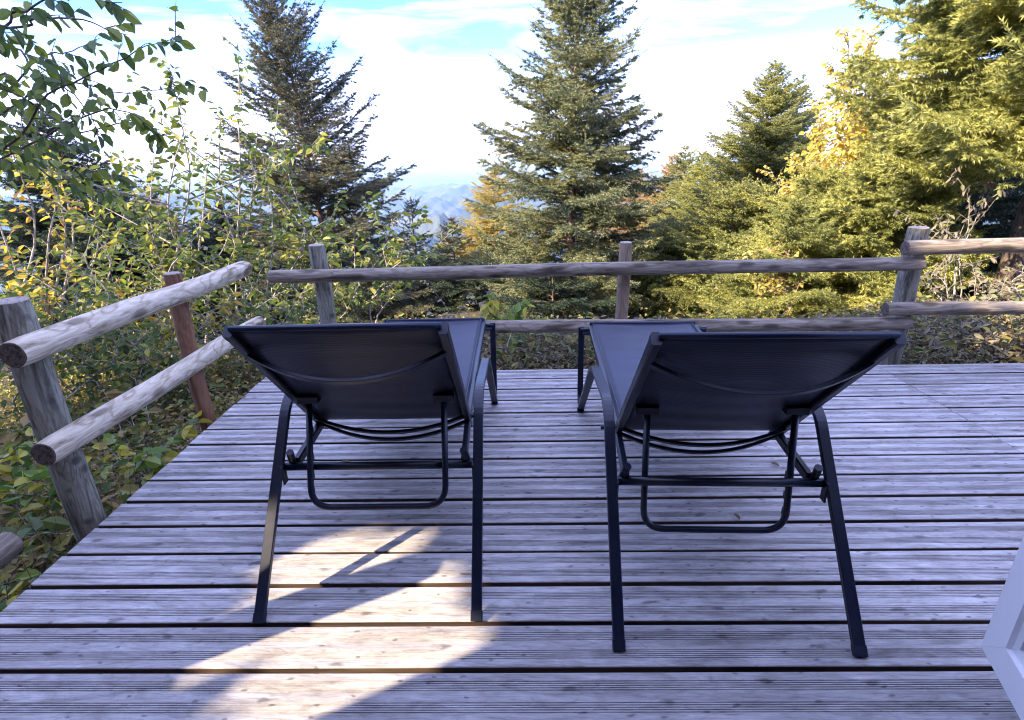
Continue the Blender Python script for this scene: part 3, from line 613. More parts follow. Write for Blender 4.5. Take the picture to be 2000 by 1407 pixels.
# ------------------------------------------------------------------ sun loungers
def lounger(origin, yaw, label, hv=0.26, hw_=0.19):
    root = empty('sun_lounger', origin, yaw, label, 'sun lounger', 'sun loungers on the deck')
    HU = 0.300
    RL0, RL1, AF, FF = (0.0, 0.0), (0.415, 0.505), (0.84, 0.455), (1.385, 0.0)      # (v, w) rear foot, bend, arm front, front foot
    for s in (-1, 1):
        u = s*HU
        side = fillet([(u, *RL0), (u, *RL1), (u, *AF), (u, 1.372, 0.012)], 0.075, 8)
        b = MB(); b.bar(side, 0.030, 0.016); sf = b.build('side_frame', M['metal'], root, False)
        for (v, w, dv) in ((0.0, 0.0, 0.012), (1.376, 0.0, -0.010)):
            c = MB(); dirv = np.array([0, (0.415 if dv > 0 else -0.532), (0.505 if dv > 0 else 0.455)]); dirv /= np.linalg.norm(dirv)
            c.bar([np.array([u, v, 0.001]), np.array([u, v, 0.001])+dirv*0.026], 0.0325, 0.0185); c.build('foot_cap', M['plastic'], sf)
        fl = fillet([(u*0.985, 1.52, 0.385), (u*0.985, 1.475, 0.012), (u*0.985, 1.40, 0.010)], 0.055, 6)
        b = MB(); b.bar(fl, 0.028, 0.014); b.build('foot_leg', M['metal'], root)
        # seat side rail, running back to the notch bar
        rail = np.array([(s*0.250, 1.515, 0.383), (s*0.250, 1.0, 0.372), (s*0.250, 0.56, 0.352), (s*0.256, 0.305, 0.325)])
        b = MB(); b.bar(rail, 0.020, 0.030); b.build('seat_rail', M['metal'], root)
        # back rail and its corner cap
        b = MB(); b0 = np.array((s*0.252, 0.525, 0.348)); b1 = np.array((s*0.252, 0.085, 0.808)); dv = (b1-b0)/np.linalg.norm(b1-b0)
        b.bar([b0-dv*0.035, b1], 0.022, 0.030); br = b.build('back_rail', M['metal'], root)
        c = MB(); c.bar([b1-dv*0.004, b1+dv*0.016], 0.0235, 0.0315); c.build('corner_cap', M['plastic'], br)
        # peg on the notch bar
        b = MB(); b.tube([(s*0.268, 0.300, 0.322), (s*0.258, 0.272, 0.378)], 0.011, 10); b.build('peg', M['plastic'], root)
        b = MB(); b.bar([(s*0.285, 0.268, 0.335), (s*0.285, 0.268, 0.275)], 0.006, 0.030); b.build('bracket', M['metal'], root)
        # joint links
        for a_, b_ in (((s*0.245, 0.55, 0.35), (s*0.302, 0.55, 0.35)), ((s*0.25, 1.50, 0.38), (s*0.30, 1.50, 0.378)), ((s*0.25, 0.80, 0.360), (s*0.302, 0.83, 0.430))):
            b = MB(); b.tube([a_, b_], 0.008, 8); b.build('link', M['metal'], root)
    b = MB(); b.tube([(-0.292, 0.286, 0.320), (0.292, 0.286, 0.320)], 0.0125, 12); b.build('cross_bar', M['metal'], root, True)
    b = MB(); b.tube([(-0.29, 1.50, 0.36), (0.29, 1.50, 0.36)], 0.011, 12); b.build('foot_bar', M['metal'], root, True)
    # hanging support hoop
    hoop = fillet([(-0.202, 0.335, 0.520), (-0.202, hv, hw_), (0.202, hv, hw_), (0.202, 0.335, 0.520)], 0.065, 8)
    hoop[:, 1] = np.clip(hoop[:, 1], 0.0, 1.0)
    b = MB(); b.tube(hoop, 0.0095, 12); hp = b.build('support_hoop', M['metal'], root, True)
    for s in (-1, 1):
        for f in (0.30, 0.55, 0.72, 0.86):
            p = np.array((s*0.202, 0.335, 0.520))*(1-f)+np.array((s*0.202, hv, hw_))*f
            c = MB(); c.box((p[0]-s*0.002-0.003, p[1]+0.006, p[2]-0.012), (p[0]-s*0.002+0.003, p[1]+0.020, p[2]+0.012)); c.build('notch', M['metal'], hp)
    for s in (-1, 1):
        b = MB(); b.box((s*0.202-0.03, 0.322, 0.512), (s*0.202+0.03, 0.352, 0.532)); b.build('hoop_hinge', M['metal'], hp)
    # curved stretchers behind the back and below the seat joint
    for (f, bow) in ((0.86, 0.075), (0.11, 0.052), (0.03, 0.060)):
        p = np.array((0, 0.525, 0.348))*(1-f)+np.array((0, 0.085, 0.808))*f; nrm = np.array((0, -0.722, -0.692))
        x = np.linspace(-0.247, 0.247, 25); arc = np.stack([p+np.array((t, 0, 0))+nrm*(0.012+bow*(1-(t/0.247)**2)) for t in x])
        b = MB(); b.bar(arc, 0.020 if f > 0.5 else 0.017, 0.010, side=(0, -0.692, 0.722)); b.build('stretcher', M['metal'], root, False)
    # fabric: back sling and seat sling, with a shallow sag
    def sling(name, p0, p1, nr, sag, hw, ny):
        V = []; nx = 17; p0 = np.array(p0); p1 = np.array(p1); nr = np.array(nr)
        for sd in (0, 1):
            for i in range(ny):
                t = i/(ny-1)
                for j in range(nx):
                    x = -hw+2*hw*j/(nx-1); q = p0*(1-t)+p1*t; dpt = sag*(1-(x/hw)**2)*(math.sin(math.pi*min(max(t, 0), 1))*0.75+0.25*(0 if i in (0, ny-1) else 1))
                    rip = 0.0012*math.sin(t*37+x*5)*(1-(x/hw)**2)
                    V.append((x, q[1]+nr[1]*(dpt+rip+sd*0.002), q[2]+nr[2]*(dpt+rip+sd*0.002)))
        fs = []; o_ = nx*ny
        for i in range(ny-1):
            for j in range(nx-1):
                a = i*nx+j; fs.append((a, a+1, a+nx+1, a+nx)); fs.append((o_+a, o_+a+nx, o_+a+nx+1, o_+a+1))
        for i in range(ny-1):
            a = i*nx; fs.append((a, a+nx, o_+a+nx, o_+a)); a = i*nx+nx-1; fs.append((a, o_+a, o_+a+nx, a+nx))
        for j in range(nx-1):
            fs.append((j, o_+j, o_+j+1, j+1)); a = (ny-1)*nx+j; fs.append((a, a+1, o_+a+1, o_+a))
        mb = MB(); mb.add(V, fs); return mb.build(name, M['fabric'], root, True)
    sling('back_sling', (0, 0.515, 0.362), (0, 0.075, 0.823), (0, -0.722, -0.692), 0.020, 0.247, 34)
    sling('seat_sling', (0, 1.525, 0.404), (0, 0.565, 0.372), (0, 0.03, -1.0), 0.022, 0.244, 40)
    b = MB(); b.tube([(-0.247, 0.072, 0.826), (0.247, 0.072, 0.826)], 0.0075, 10); b.build('top_hem', M['fabric'], root, True)
    b = MB(); b.tube([(-0.255, 1.527, 0.402), (0.255, 1.527, 0.402)], 0.0085, 10); b.build('foot_hem', M['fabric'], root, True)
    for s in (-1, 1):
        b = MB(); b.bar([(s*0.235, 1.52, 0.4045), (s*0.235, 0.57, 0.3735)], 0.003, 0.003); b.build('seam', M['metal'], root)
    return root
lounger((-0.4355, 1.126, 0.0), math.atan2(0.004, 0.603), 'dark mesh sun lounger on the left, nearer the reddish railing post', 0.225, 0.215)
lounger((0.537, 1.023, 0.0), math.atan2(-0.020, 0.616), 'dark mesh sun lounger on the right, beside the white door', 0.275, 0.165)

# ------------------------------------------------------------------ open white glass door (right) and the cabin behind the viewer
def door():
    cx, cy, z0 = 1.110, 0.965, 0.080
    d = np.array([-0.31, -0.951]); ang = math.atan2(d[1], d[0])
    root = empty('glass_door', (cx, cy, z0), ang, 'open white framed glass door at the right edge of the deck', 'door')
    W, Hh, T, B = 1.06, 2.05, 0.062, 0.075     # local x runs from the free edge to the hinge
    # leaf lies from local y=-T..0 or 0..T ; the camera looks at the side facing -x world
    def frame(mb, x0, x1, za, zb, y0, y1, b):
        mb.add([(x0, y0, za), (x1, y0, za), (x1-b, y0, za+b), (x0+b, y0, za+b), (x0, y1, za), (x1, y1, za), (x1-b, y1, za+b), (x0+b, y1, za+b)],
               [(0, 1, 2, 3), (4, 7, 6, 5), (0, 4, 5, 1), (3, 2, 6, 7), (0, 3, 7, 4), (1, 5, 6, 2)])
        mb.add([(x0, y0, zb), (x1, y0, zb), (x1-b, y0, zb-b), (x0+b, y0, zb-b), (x0, y1, zb), (x1, y1, zb), (x1-b, y1, zb-b), (x0+b, y1, zb-b)],
               [(0, 3, 2, 1), (4, 5, 6, 7), (0, 1, 5, 4), (3, 7, 6, 2), (0, 4, 7, 3), (1, 2, 6, 5)])
        mb.add([(x0, y0, za+.0005), (x0, y0, zb-.0005), (x0+b, y0, zb-b-.0005), (x0+b, y0, za+b+.0005), (x0, y1, za+.0005), (x0, y1, zb-.0005), (x0+b, y1, zb-b-.0005), (x0+b, y1, za+b+.0005)],
               [(0, 3, 2, 1), (4, 5, 6, 7), (0, 1, 5, 4), (3, 7, 6, 2), (0, 4, 7, 3), (1, 2, 6, 5)])
        mb.add([(x1, y0, za+.0005), (x1, y0, zb-.0005), (x1-b, y0, zb-b-.0005), (x1-b, y0, za+b+.0005), (x1, y1, za+.0005), (x1, y1, zb-.0005), (x1-b, y1, zb-b-.0005), (x1-b, y1, za+b+.0005)],
               [(0, 1, 2, 3), (4, 7, 6, 5), (0, 4, 5, 1), (3, 2, 6, 7), (0, 3, 7, 4), (1, 5, 6, 2)])
    a = MB(); frame(a, 0, W, 0, Hh, -T/2, T/2, B); fr = a.build('door_frame', M['white'], root)
    a = MB(); frame(a, B*0.97, W-B*0.97, B*0.97, Hh-B*0.97, -T/2+0.012, T/2-0.012, 0.022); a.build('glazing_bead', M['white'], fr)
    a = MB(); frame(a, B+0.018, W-B-0.018, B+0.018, Hh-B-0.018, -0.008, 0.008, 0.008); a.build('seal', M['rubber'], fr)
    m, nt, bs, out = new_mat('door_glass'); bs.inputs['Base Color'].default_value = (0.25, 0.30, 0.34, 1); bs.inputs['Roughness'].default_value = 0.02; bs.inputs['Transmission Weight'].default_value = 1.0; bs.inputs['IOR'].default_value = 1.45
    a = MB(); a.box((B+0.02, -0.004, B+0.02), (W-B-0.02, 0.004, Hh-B-0.02)); a.build('pane', m, root)
    a = MB(); a.box((0.025, -T/2-0.012, 1.0), (0.055, -T/2-0.001, 1.16)); a.tube([(0.04, -T/2-0.01, 1.10), (0.04, -T/2-0.05, 1.10), (0.16, -T/2-0.05, 1.10)], 0.009, 8); a.build('handle', M['white'], root)
door()
def cabin():
    root = empty('cabin', (-2.4, -0.15, -0.4), 0, 'board clad cabin wall behind the viewer', 'cabin')
    L = -2.42; a = MB()
    # front wall with a doorway, side walls, back wall (all local to root)
    ox, oy, oz = 2.4, 0.15, 0.4
    def bx(x0, y0, z0, x1, y1, z1, mb): mb.box((x0+ox, y0+oy, z0+oz), (x1+ox, y1+oy, z1+oz))
    bx(L, -0.30, -0.5, -0.75, -0.15, 2.9, a); bx(0.80, -0.30, -0.5, 7.5, -0.15, 2.9, a); bx(-0.75, -0.30, 2.2, 0.80, -0.15, 2.9, a)
    bx(L, -5.0, -0.5, L+0.15, -0.302, 2.9, a); bx(7.35, -5.0, -0.5, 7.5, -0.302, 2.9, a); bx(L+.152, -5.0, -0.5, 7.348, -4.85, 2.9, a); bx(-0.75, -0.30, -0.4, 0.8, -0.15, -0.03, a)
    a.build('wall', M['cabin'], root)
    r = MB(); r.add([(L-0.1+ox, 0.05+oy, 2.91+oz), (7.7+ox, 0.05+oy, 2.91+oz), (7.7+ox, -2.6+oy, 4.2+oz), (L-0.1+ox, -2.6+oy, 4.2+oz), (7.7+ox, -5.3+oy, 2.91+oz), (L-0.1+ox, -5.3+oy, 2.91+oz),
                     (L-0.1+ox, 0.05+oy, 3.03+oz), (7.7+ox, 0.05+oy, 3.03+oz), (7.7+ox, -2.6+oy, 4.32+oz), (L-0.1+ox, -2.6+oy, 4.32+oz), (7.7+ox, -5.3+oy, 3.03+oz), (L-0.1+ox, -5.3+oy, 3.03+oz)],
                    [(0, 3, 2, 1), (3, 5, 4, 2), (6, 7, 8, 9), (9, 8, 10, 11), (0, 1, 7, 6), (5, 11, 10, 4), (0, 6, 9, 3), (3, 9, 11, 5), (1, 2, 8, 7), (2, 4, 10, 8)])
    r.build('roof', M['roofing'], root)
    g = MB(); g.add([(L+.005+ox, -0.31+oy, 2.905+oz), (L+.005+ox, -2.6+oy, 4.19+oz), (L+.005+ox, -5.0+oy, 2.905+oz), (L+.1+ox, -0.31+oy, 2.905+oz), (L+.1+ox, -2.6+oy, 4.19+oz), (L+.1+ox, -5.0+oy, 2.905+oz)],
                    [(0, 1, 2), (3, 5, 4), (0, 3, 4, 1), (1, 4, 5, 2), (2, 5, 3, 0)]); g.build('gable', M['cabin'], root)
cabin()

# ------------------------------------------------------------------ conifers
D = dict(kdens=11, step=0.050, shoot=0.075, srad=0.019, whorl=0.20, nb=7, fill=1.6)
def sp(px, ty, Y, R, mat, label, seed, **kw):
    p = dict(D); p.update(kw); return spruce(px, ty, Y, 0, R, mat, label, seed=seed, **p)
sp(1136, -150, 8.0, 1.98, 'nd_centre', 'tall blue green spruce standing alone behind the middle post', 11, shoot=0.125, srad=0.023, step=0.078, whorl=0.24, fill=2.0, kdens=17, lean=(-0.08, 0), up=0.60, droop=0.32, prof=0.84, sub=0.5, lower=lambda h, a: min(1.0, 0.72+0.8*h))
sp(520, -70, 10.0, 2.35, 'nd_dark', 'tall dark brownish spruce left of the open sky', 12, srad=0.023, step=0.075, shoot=0.105, whorl=0.26, kdens=14, lean=(0.45, 0), up=0.85, droop=0.30, prof=0.90, fill=1.3, sub=0.4)
sp(803, 385, 12.0, 0.75, 'nd_shade', 'thin dark young spruce against the blue hills', 13, nb=5, fill=0.6, up=0.8, sub=0.3, step=0.08)
sp(883, 425, 12.5, 1.0, 'nd_olive', 'small olive brown spruce between the thin dark spruce and the larch', 14, step=0.07)
sp(962, 330, 14.0, 1.7, 'nd_larch', 'golden larch half hidden behind the middle spruce', 15, name='larch_tree', srad=0.024, step=0.08, shoot=0.10)
sp(1318, 300, 14.0, 1.5, 'nd_rust', 'rust red larch right of the middle spruce', 16, name='larch_tree', srad=0.024, step=0.08, shoot=0.10)
sp(1245, 330, 15.5, 1.7, 'nd_rust', 'orange larch glimpsed through the right branches of the middle spruce', 116, name='larch_tree', srad=0.026, step=0.09, shoot=0.10)
sp(1342, 278, 12.5, 1.3, 'nd_mid', 'slim green spruce with a bare tip in front of the rust red larch', 17, step=0.07)
sp(1375, 292, 11.5, 1.3, 'nd_light', 'slim pale green spruce, right of the twin with the bare tip', 18, step=0.07)
sp(1515, 118, 10.5, 2.0, 'nd_mid', 'tall green spruce with a ragged top left of the golden tree', 19, nb=8, fill=2.2)
sp(1566, 150, 11.2, 1.7, 'nd_mid', 'second ragged spruce top close behind the tall green spruce', 20, step=0.07)
sp(1318, 430, 8.5, 1.5, 'nd_light', 'low yellow green spruce right of the brown middle post', 21, nb=8)
sp(1450, 350, 7.6, 1.6, 'nd_mid', 'bushy mid green spruce between the post and the corner', 22, nb=8, fill=2.0)
sp(1625, 335, 6.8, 1.8, 'nd_light', 'bushy sunlit yellow green spruce left of the corner post', 23, nb=9, fill=2.6, droop=0.5, step=0.070, shoot=0.12, srad=0.024, kdens=15)
sp(1560, 400, 5.9, 1.25, 'nd_light', 'low sunlit spruce with its tip in front of its bushy neighbour', 123, nb=8, fill=2.0, droop=0.4)
sp(1765, 270, 6.0, 1.5, 'nd_light', 'sunlit spruce with drooping sprays just behind the corner post', 24, nb=9, fill=2.6, droop=0.6, step=0.070, shoot=0.13, srad=0.026, kdens=15)
sp(0, 0, 5.0, 2.05, 'nd_light', 'huge yellow green spruce filling the upper right corner', 25, top=(4.75, 5.3, 6.9), step=0.085, shoot=0.16, srad=0.029, whorl=0.19, nb=10, fill=3.2, kdens=18, droop=0.75, prof=0.60, clear=0.22, up=0.4, bark='twig_dark')
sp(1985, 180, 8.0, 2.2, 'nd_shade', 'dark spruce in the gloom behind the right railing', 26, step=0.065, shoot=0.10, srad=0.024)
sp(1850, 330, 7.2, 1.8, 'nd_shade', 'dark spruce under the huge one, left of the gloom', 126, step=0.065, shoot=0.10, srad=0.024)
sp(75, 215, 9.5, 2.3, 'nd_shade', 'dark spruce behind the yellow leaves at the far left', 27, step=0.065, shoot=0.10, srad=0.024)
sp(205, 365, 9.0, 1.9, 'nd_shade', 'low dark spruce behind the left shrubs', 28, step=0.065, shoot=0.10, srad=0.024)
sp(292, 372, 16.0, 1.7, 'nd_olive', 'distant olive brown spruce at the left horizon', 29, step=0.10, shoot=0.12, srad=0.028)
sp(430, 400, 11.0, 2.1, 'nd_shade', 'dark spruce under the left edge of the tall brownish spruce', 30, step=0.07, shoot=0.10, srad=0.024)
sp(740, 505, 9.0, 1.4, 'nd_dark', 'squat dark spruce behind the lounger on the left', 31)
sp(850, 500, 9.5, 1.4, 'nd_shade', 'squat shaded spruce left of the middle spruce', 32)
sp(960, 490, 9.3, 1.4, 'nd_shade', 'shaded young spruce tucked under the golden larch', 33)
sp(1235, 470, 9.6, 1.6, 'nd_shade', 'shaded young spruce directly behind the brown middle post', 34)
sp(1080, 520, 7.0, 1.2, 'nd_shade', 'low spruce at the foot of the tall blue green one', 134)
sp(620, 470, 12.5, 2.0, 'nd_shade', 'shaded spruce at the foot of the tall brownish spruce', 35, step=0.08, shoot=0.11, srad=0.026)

# ------------------------------------------------------------------ broadleaf trees and shrubs
def gpt(x, y): return np.array([x, y, float(gz(x, y))])
# overhanging branches at the upper left: trunk stands just outside the frame
tb_ = gpt(-3.5, 1.75)
def J(px, py, Y): return at(px, py, Y)
trunk = [None, tb_+np.array([0.05, 0.0, 1.0]), tb_+np.array([0.15, 0.05, 2.0]), tb_+np.array([0.3, 0.1, 3.0])]
B1 = tb_+np.array([0.10, 0.02, 1.35]); B2 = tb_+np.array([0.16, 0.06, 2.05]); B0 = tb_+np.array([0.08, 0.0, 1.1])
bush('alder_tree', 'dark leaved alder reaching in from the upper left with drooping leaves', tb_,
     [trunk, [B0, J(-60, 300, 2.6), J(120, 350, 2.7), J(210, 320, 2.8)], [B1, J(-50, 290, 2.9), J(150, 260, 3.0), J(290, 235, 3.1), J(330, 290, 3.1)],
      [B1, J(-60, 210, 2.6), J(60, 110, 2.6), J(120, 100, 2.65), J(180, 75, 2.7)], [B0, J(0, 330, 3.2), J(170, 370, 3.3), J(260, 430, 3.4)],
      [B1, J(-60, 330, 2.2), J(90, 195, 2.2), J(215, 140, 2.25), J(345, 88, 2.3)],
      [B2, J(-90, 80, 2.0), J(40, 25, 2.0), J(130, 0, 2.0), J(245, 5, 2.05)],
      [B2, J(-60, 60, 2.1), J(60, 35, 2.1), J(150, 42, 2.1), J(232, 55, 2.15)],
      [B1, J(-60, 250, 2.5), J(110, 170, 2.5), J(250, 190, 2.6), J(380, 170, 2.7)],
      [B0, J(-40, 330, 2.5), J(120, 240, 2.5), J(230, 215, 2.5), J(300, 270, 2.55)],
      [B1, J(-60, 120, 2.4), J(60, 140, 2.45), J(150, 200, 2.5), J(200, 270, 2.5)],
      [B0, J(-60, 230, 2.7), J(80, 250, 2.7), J(180, 300, 2.75), J(255, 340, 2.8)],
      [B0, J(-60, 190, 2.2), J(30, 190, 2.2), J(100, 235, 2.2), J(150, 250, 2.2)],
      [B0, J(-40, 250, 3.0), J(100, 330, 3.0), J(220, 390, 3.0)]],
     'lf_green', seed=41, cat='tree', leaf=0.064, lw=0.64, twig=0.20, tsp=0.075, lsp=0.026, r0=0.0058, s0=0.45, hang=0.95, bark='twig_dark', spread=0.8, up=0.1)
def stems(base, tips, Y, wob=0.12, seed=0):
    rng = np.random.default_rng(seed); out = []
    for (px, py, dY) in tips:
        t = at(px, py, Y+dY); b = np.asarray(base); m1 = b*0.68+t*0.32+np.append(rng.normal(0, wob, 2), 0.05); m2 = b*0.35+t*0.65+np.append(rng.normal(0, wob, 2), 0.06)
        out.append([b+np.append(rng.normal(0, 0.05, 2), 0), m1, m2, t])
    return out
def shrub(px, Y, tips, mat, label, seed, x=None, **kw):
    kw.setdefault('forks', 2)
    p = at(px, 640, Y); b = gpt(p[0] if x is None else x, Y)
    return bush(kw.pop('name', 'leafy_shrub'), label, b, stems(b, tips, Y, seed=seed), mat, seed=seed, **kw)
G1 = 'tall shrubs left of the loungers'
shrub(350, 4.3, [(336, 140, .1), (300, 300, .2), (365, 250, -.1), (250, 380, .3), (400, 330, 0)], 'lf_mix', 'tall slender shrub with pale stems rising behind the reddish post', 51, leaf=0.076, twig=0.30, tsp=0.085, r0=0.014, s0=0.30, group=G1)
shrub(482, 4.9, [(466, 92, 0), (430, 215, .2), (520, 300, -.1), (555, 340, .2), (500, 250, .4)], 'lf_mix', 'tall shrub with upright twigs in front of the dark spruce', 52, leaf=0.076, twig=0.30, tsp=0.09, r0=0.013, s0=0.32, group=G1)
shrub(560, 5.4, [(590, 400, 0), (540, 390, .2), (650, 430, 0), (615, 470, -.2)], 'lf_mix', 'rounded shrub behind the left post of the back railing', 53, leaf=0.085, twig=0.32, tsp=0.08, r0=0.011, s0=0.3, group=G1)
shrub(720, 4.6, [(712, 385, 0), (765, 425, .1), (690, 440, .1), (745, 480, -.2), (800, 480, .2)], 'lf_mix', 'yellow green shrub right of the left back post', 54, leaf=0.076, twig=0.28, tsp=0.085, r0=0.010, s0=0.35, group=G1)
shrub(60, 5.2, [(20, 300, 0), (70, 290, .2), (130, 330, 0), (-30, 360, .1), (180, 370, .2), (100, 300, .5)], 'lf_yellow', 'bright yellow leaved tree at the far left edge', 55, name='birch_tree', cat='tree', leaf=0.085, twig=0.40, tsp=0.12, r0=0.018, s0=0.3, forks=0)
shrub(180, 4.6, [(110, 400, 0), (190, 390, .1), (240, 430, 0), (280, 470, .1)], 'lf_mix', 'green and yellow shrub above the upper left rail, in front of the dark spruces', 56, leaf=0.076, twig=0.30, tsp=0.14, r0=0.012, s0=0.4, forks=0, group=G1)
shrub(270, 3.9, [(215, 470, 0), (290, 450, 0), (340, 480, .2), (180, 520, .1), (250, 560, -.3), (380, 500, .1)], 'lf_mix', 'green yellow shrub behind the upper left rail', 57, leaf=0.066, twig=0.28, tsp=0.085, r0=0.010, s0=0.3, forks=1, group=G1)
shrub(430, 4.0, [(400, 440, 0), (470, 470, 0), (520, 520, .2), (440, 520, -.1), (560, 560, .1), (370, 560, -.1)], 'lf_mix', 'green yellow shrub between the left rail and the back railing', 58, leaf=0.066, twig=0.28, tsp=0.085, r0=0.010, s0=0.3, forks=1, group=G1)
shrub(90, 3.5, [(40, 520, 0), (120, 500, 0), (170, 560, .1), (10, 580, -.2), (220, 600, .1)], 'lf_mix', 'pale leaved shrub behind the thick greenish post', 59, leaf=0.072, twig=0.26, tsp=0.07, r0=0.009, s0=0.25, group=G1)
shrub(200, 3.3, [(150, 600, 0), (230, 590, .1), (280, 620, 0), (320, 600, .2)], 'lf_yellow', 'low orange yellow shrub under the upper left rail', 60, leaf=0.070, twig=0.24, tsp=0.06, r0=0.008, s0=0.2, group=G1)
shrub(600, 4.3, [(560, 540, 0), (610, 560, 0), (660, 550, .1), (700, 570, .1), (640, 590, -.2)], 'lf_mix', 'low shrub behind the left back post', 61, leaf=0.075, twig=0.25, tsp=0.07, r0=0.008, s0=0.2, group=G1)
shrub(420, 3.6, [(360, 640, 0), (430, 620, 0), (480, 640, 0), (400, 660, -.2), (520, 660, .1)], 'lf_under', 'low scrubby shrub right of the reddish post', 62, leaf=0.045, twig=0.22, tsp=0.05, r0=0.007, s0=0.1, group=G1)
for q_, (px_, Y_, tp_, lab_) in enumerate([
    (110, 3.0, [(60, 610, 0), (130, 600, .1), (170, 650, 0), (90, 680, -.1)], 'low green bush right behind the thick greenish post'),
    (230, 2.9, [(190, 650, 0), (250, 630, .1), (290, 670, 0), (220, 700, -.1)], 'low green bush between the two left posts'),
    (330, 3.1, [(290, 640, 0), (345, 620, .1), (375, 660, 0), (320, 700, -.1)], 'low green bush just left of the reddish post'),
    (470, 3.7, [(440, 610, 0), (480, 590, .1), (510, 630, 0)], 'low green bush under the far end of the left rails'),
    (30, 2.9, [(-10, 640, 0), (30, 620, .1), (60, 680, 0)], 'low green bush at the left edge above the upper rail')]):
    shrub(px_, Y_, tp_, 'lf_mix', lab_, 90+q_, leaf=0.055, twig=0.20, tsp=0.05, r0=0.006, s0=0.1, group='low bushes under the left railing')
# golden trees on the right
shrub(1660, 8.0, [(1655, 55, 0), (1700, 60, .3), (1625, 130, 0), (1600, 190, .1), (1660, 180, -.2), (1720, 120, .2), (1585, 250, .1), (1640, 230, -.4), (1600, 270, -.3), (1690, 240, -.3)], 'lf_gold', 'golden birch glowing beside the huge spruce', 71, name='birch_tree', cat='tree', x=5.0, forks=3, leaf=0.075, lw=0.8, twig=0.42, tsp=0.05, lsp=0.035, r0=0.025, s0=0.35, bark='twig')
shrub(1540, 8.3, [(1505, 330, 0), (1545, 300, .1), (1520, 375, -.3)], 'lf_gold', 'smaller golden birch below the first, among the spruces', 72, name='birch_tree', cat='tree', forks=0, leaf=0.060, lw=0.8, twig=0.36, tsp=0.075, lsp=0.035, r0=0.018, s0=0.4)
shrub(1520, 5.6, [(1500, 480, 0), (1530, 470, .1), (1480, 520, 0), (1560, 540, 0), (1515, 560, -.2)], 'lf_gold', 'small golden sapling just above the back railing', 73, name='birch_sapling', cat='sapling', leaf=0.050, lw=0.7, twig=0.22, tsp=0.08, r0=0.008, s0=0.3)
shrub(1860, 4.6, [(1860, 330, 0), (1900, 400, .1), (1830, 420, 0), (1950, 330, .2), (1890, 470, -.1)], 'lf_wither', 'withered tall weed with grey hanging leaves behind the right railing', 74, name='withered_weed', cat='weed', leaf=0.062, lw=0.45, twig=0.16, tsp=0.10, lsp=0.045, r0=0.006, s0=0.45, hang=1.5)
shrub(1900, 4.2, [(1830, 560, 0), (1900, 540, .1), (1960, 520, 0), (1870, 600, -.2), (1990, 580, .1), (2040, 520, .1)], 'lf_wither', 'arching dry bramble behind the right railing', 75, name='bramble', cat='bramble', leaf=0.055, twig=0.20, tsp=0.06, r0=0.006, s0=0.15)
# plants close behind the back railing
shrub(975, 3.6, [(975, 590, 0), (960, 610, 0), (995, 605, .05)], 'lf_forb', 'small green plant poking above the lower rail between the loungers', 81, name='leafy_plant', cat='plant', leaf=0.085, lw=0.6, twig=0.07, tsp=0.10, lsp=0.03, r0=0.004, s0=0.5, hang=1.2)
shrub(850, 3.7, [(835, 605, 0), (862, 612, 0)], 'lf_dry', 'tan dried plant above the lounger on the left', 82, name='dry_plant', cat='plant', leaf=0.042, lw=0.75, twig=0.07, tsp=0.09, lsp=0.04, r0=0.003, s0=0.5)
# broad leaved plants at the lower left
plants = [(-1.95, 1.95, .32, 'lf_forb', 'bright green plant touching the deck edge between the two left posts'), (-2.25, 2.1, .36, 'lf_forb', 'green plant under the middle of the lower left rail'),
          (-2.45, 1.75, .40, 'lf_forb', 'large green plant left of the thick greenish post'), (-1.80, 1.72, .22, 'lf_under', 'yellowish plant at the foot of the thick greenish post'),
          (-2.05, 1.35, .28, 'lf_forb', 'yellow tipped plant below the cut rail end'), (-1.84, 1.22, .22, 'lf_forb', 'green plant at the lower left deck corner'),
          (-2.7, 2.35, .42, 'lf_under', 'olive plant behind the thick greenish post'), (-1.75, 2.15, .25, 'lf_forb', 'young green plant beside the reddish post'),
          (-2.15, 2.6, .34, 'lf_under', 'yellow plant behind the reddish post'), (-1.80, 1.02, .16, 'lf_under', 'small olive plant at the lowest left of the deck edge'),
          (-2.6, 1.35, .34, 'lf_forb', 'green plant at the left picture edge'), (-3.0, 2.0, .42, 'lf_forb', 'tall green plant at the left picture edge behind the rail')]
for i, (x, y, h, mt, lab) in enumerate(plants):
    b = gpt(x, y); r_ = np.random.default_rng(200+i)
    tips = [[None, b+np.array([r_.normal(0, .04), r_.normal(0, .04), h*0.5]), b+np.array([r_.normal(0, .13), r_.normal(0, .13), h*(0.7+0.4*r_.random())])] for _ in range(5)]
    bush('leafy_plant', lab, b, tips, mt, seed=200+i, cat='plant', group='broad leaved plants below the left railing', leaf=0.085, lw=0.62, twig=0.09, tsp=0.09, lsp=0.028, r0=0.004, s0=0.35, hang=0.25, spread=1.4)

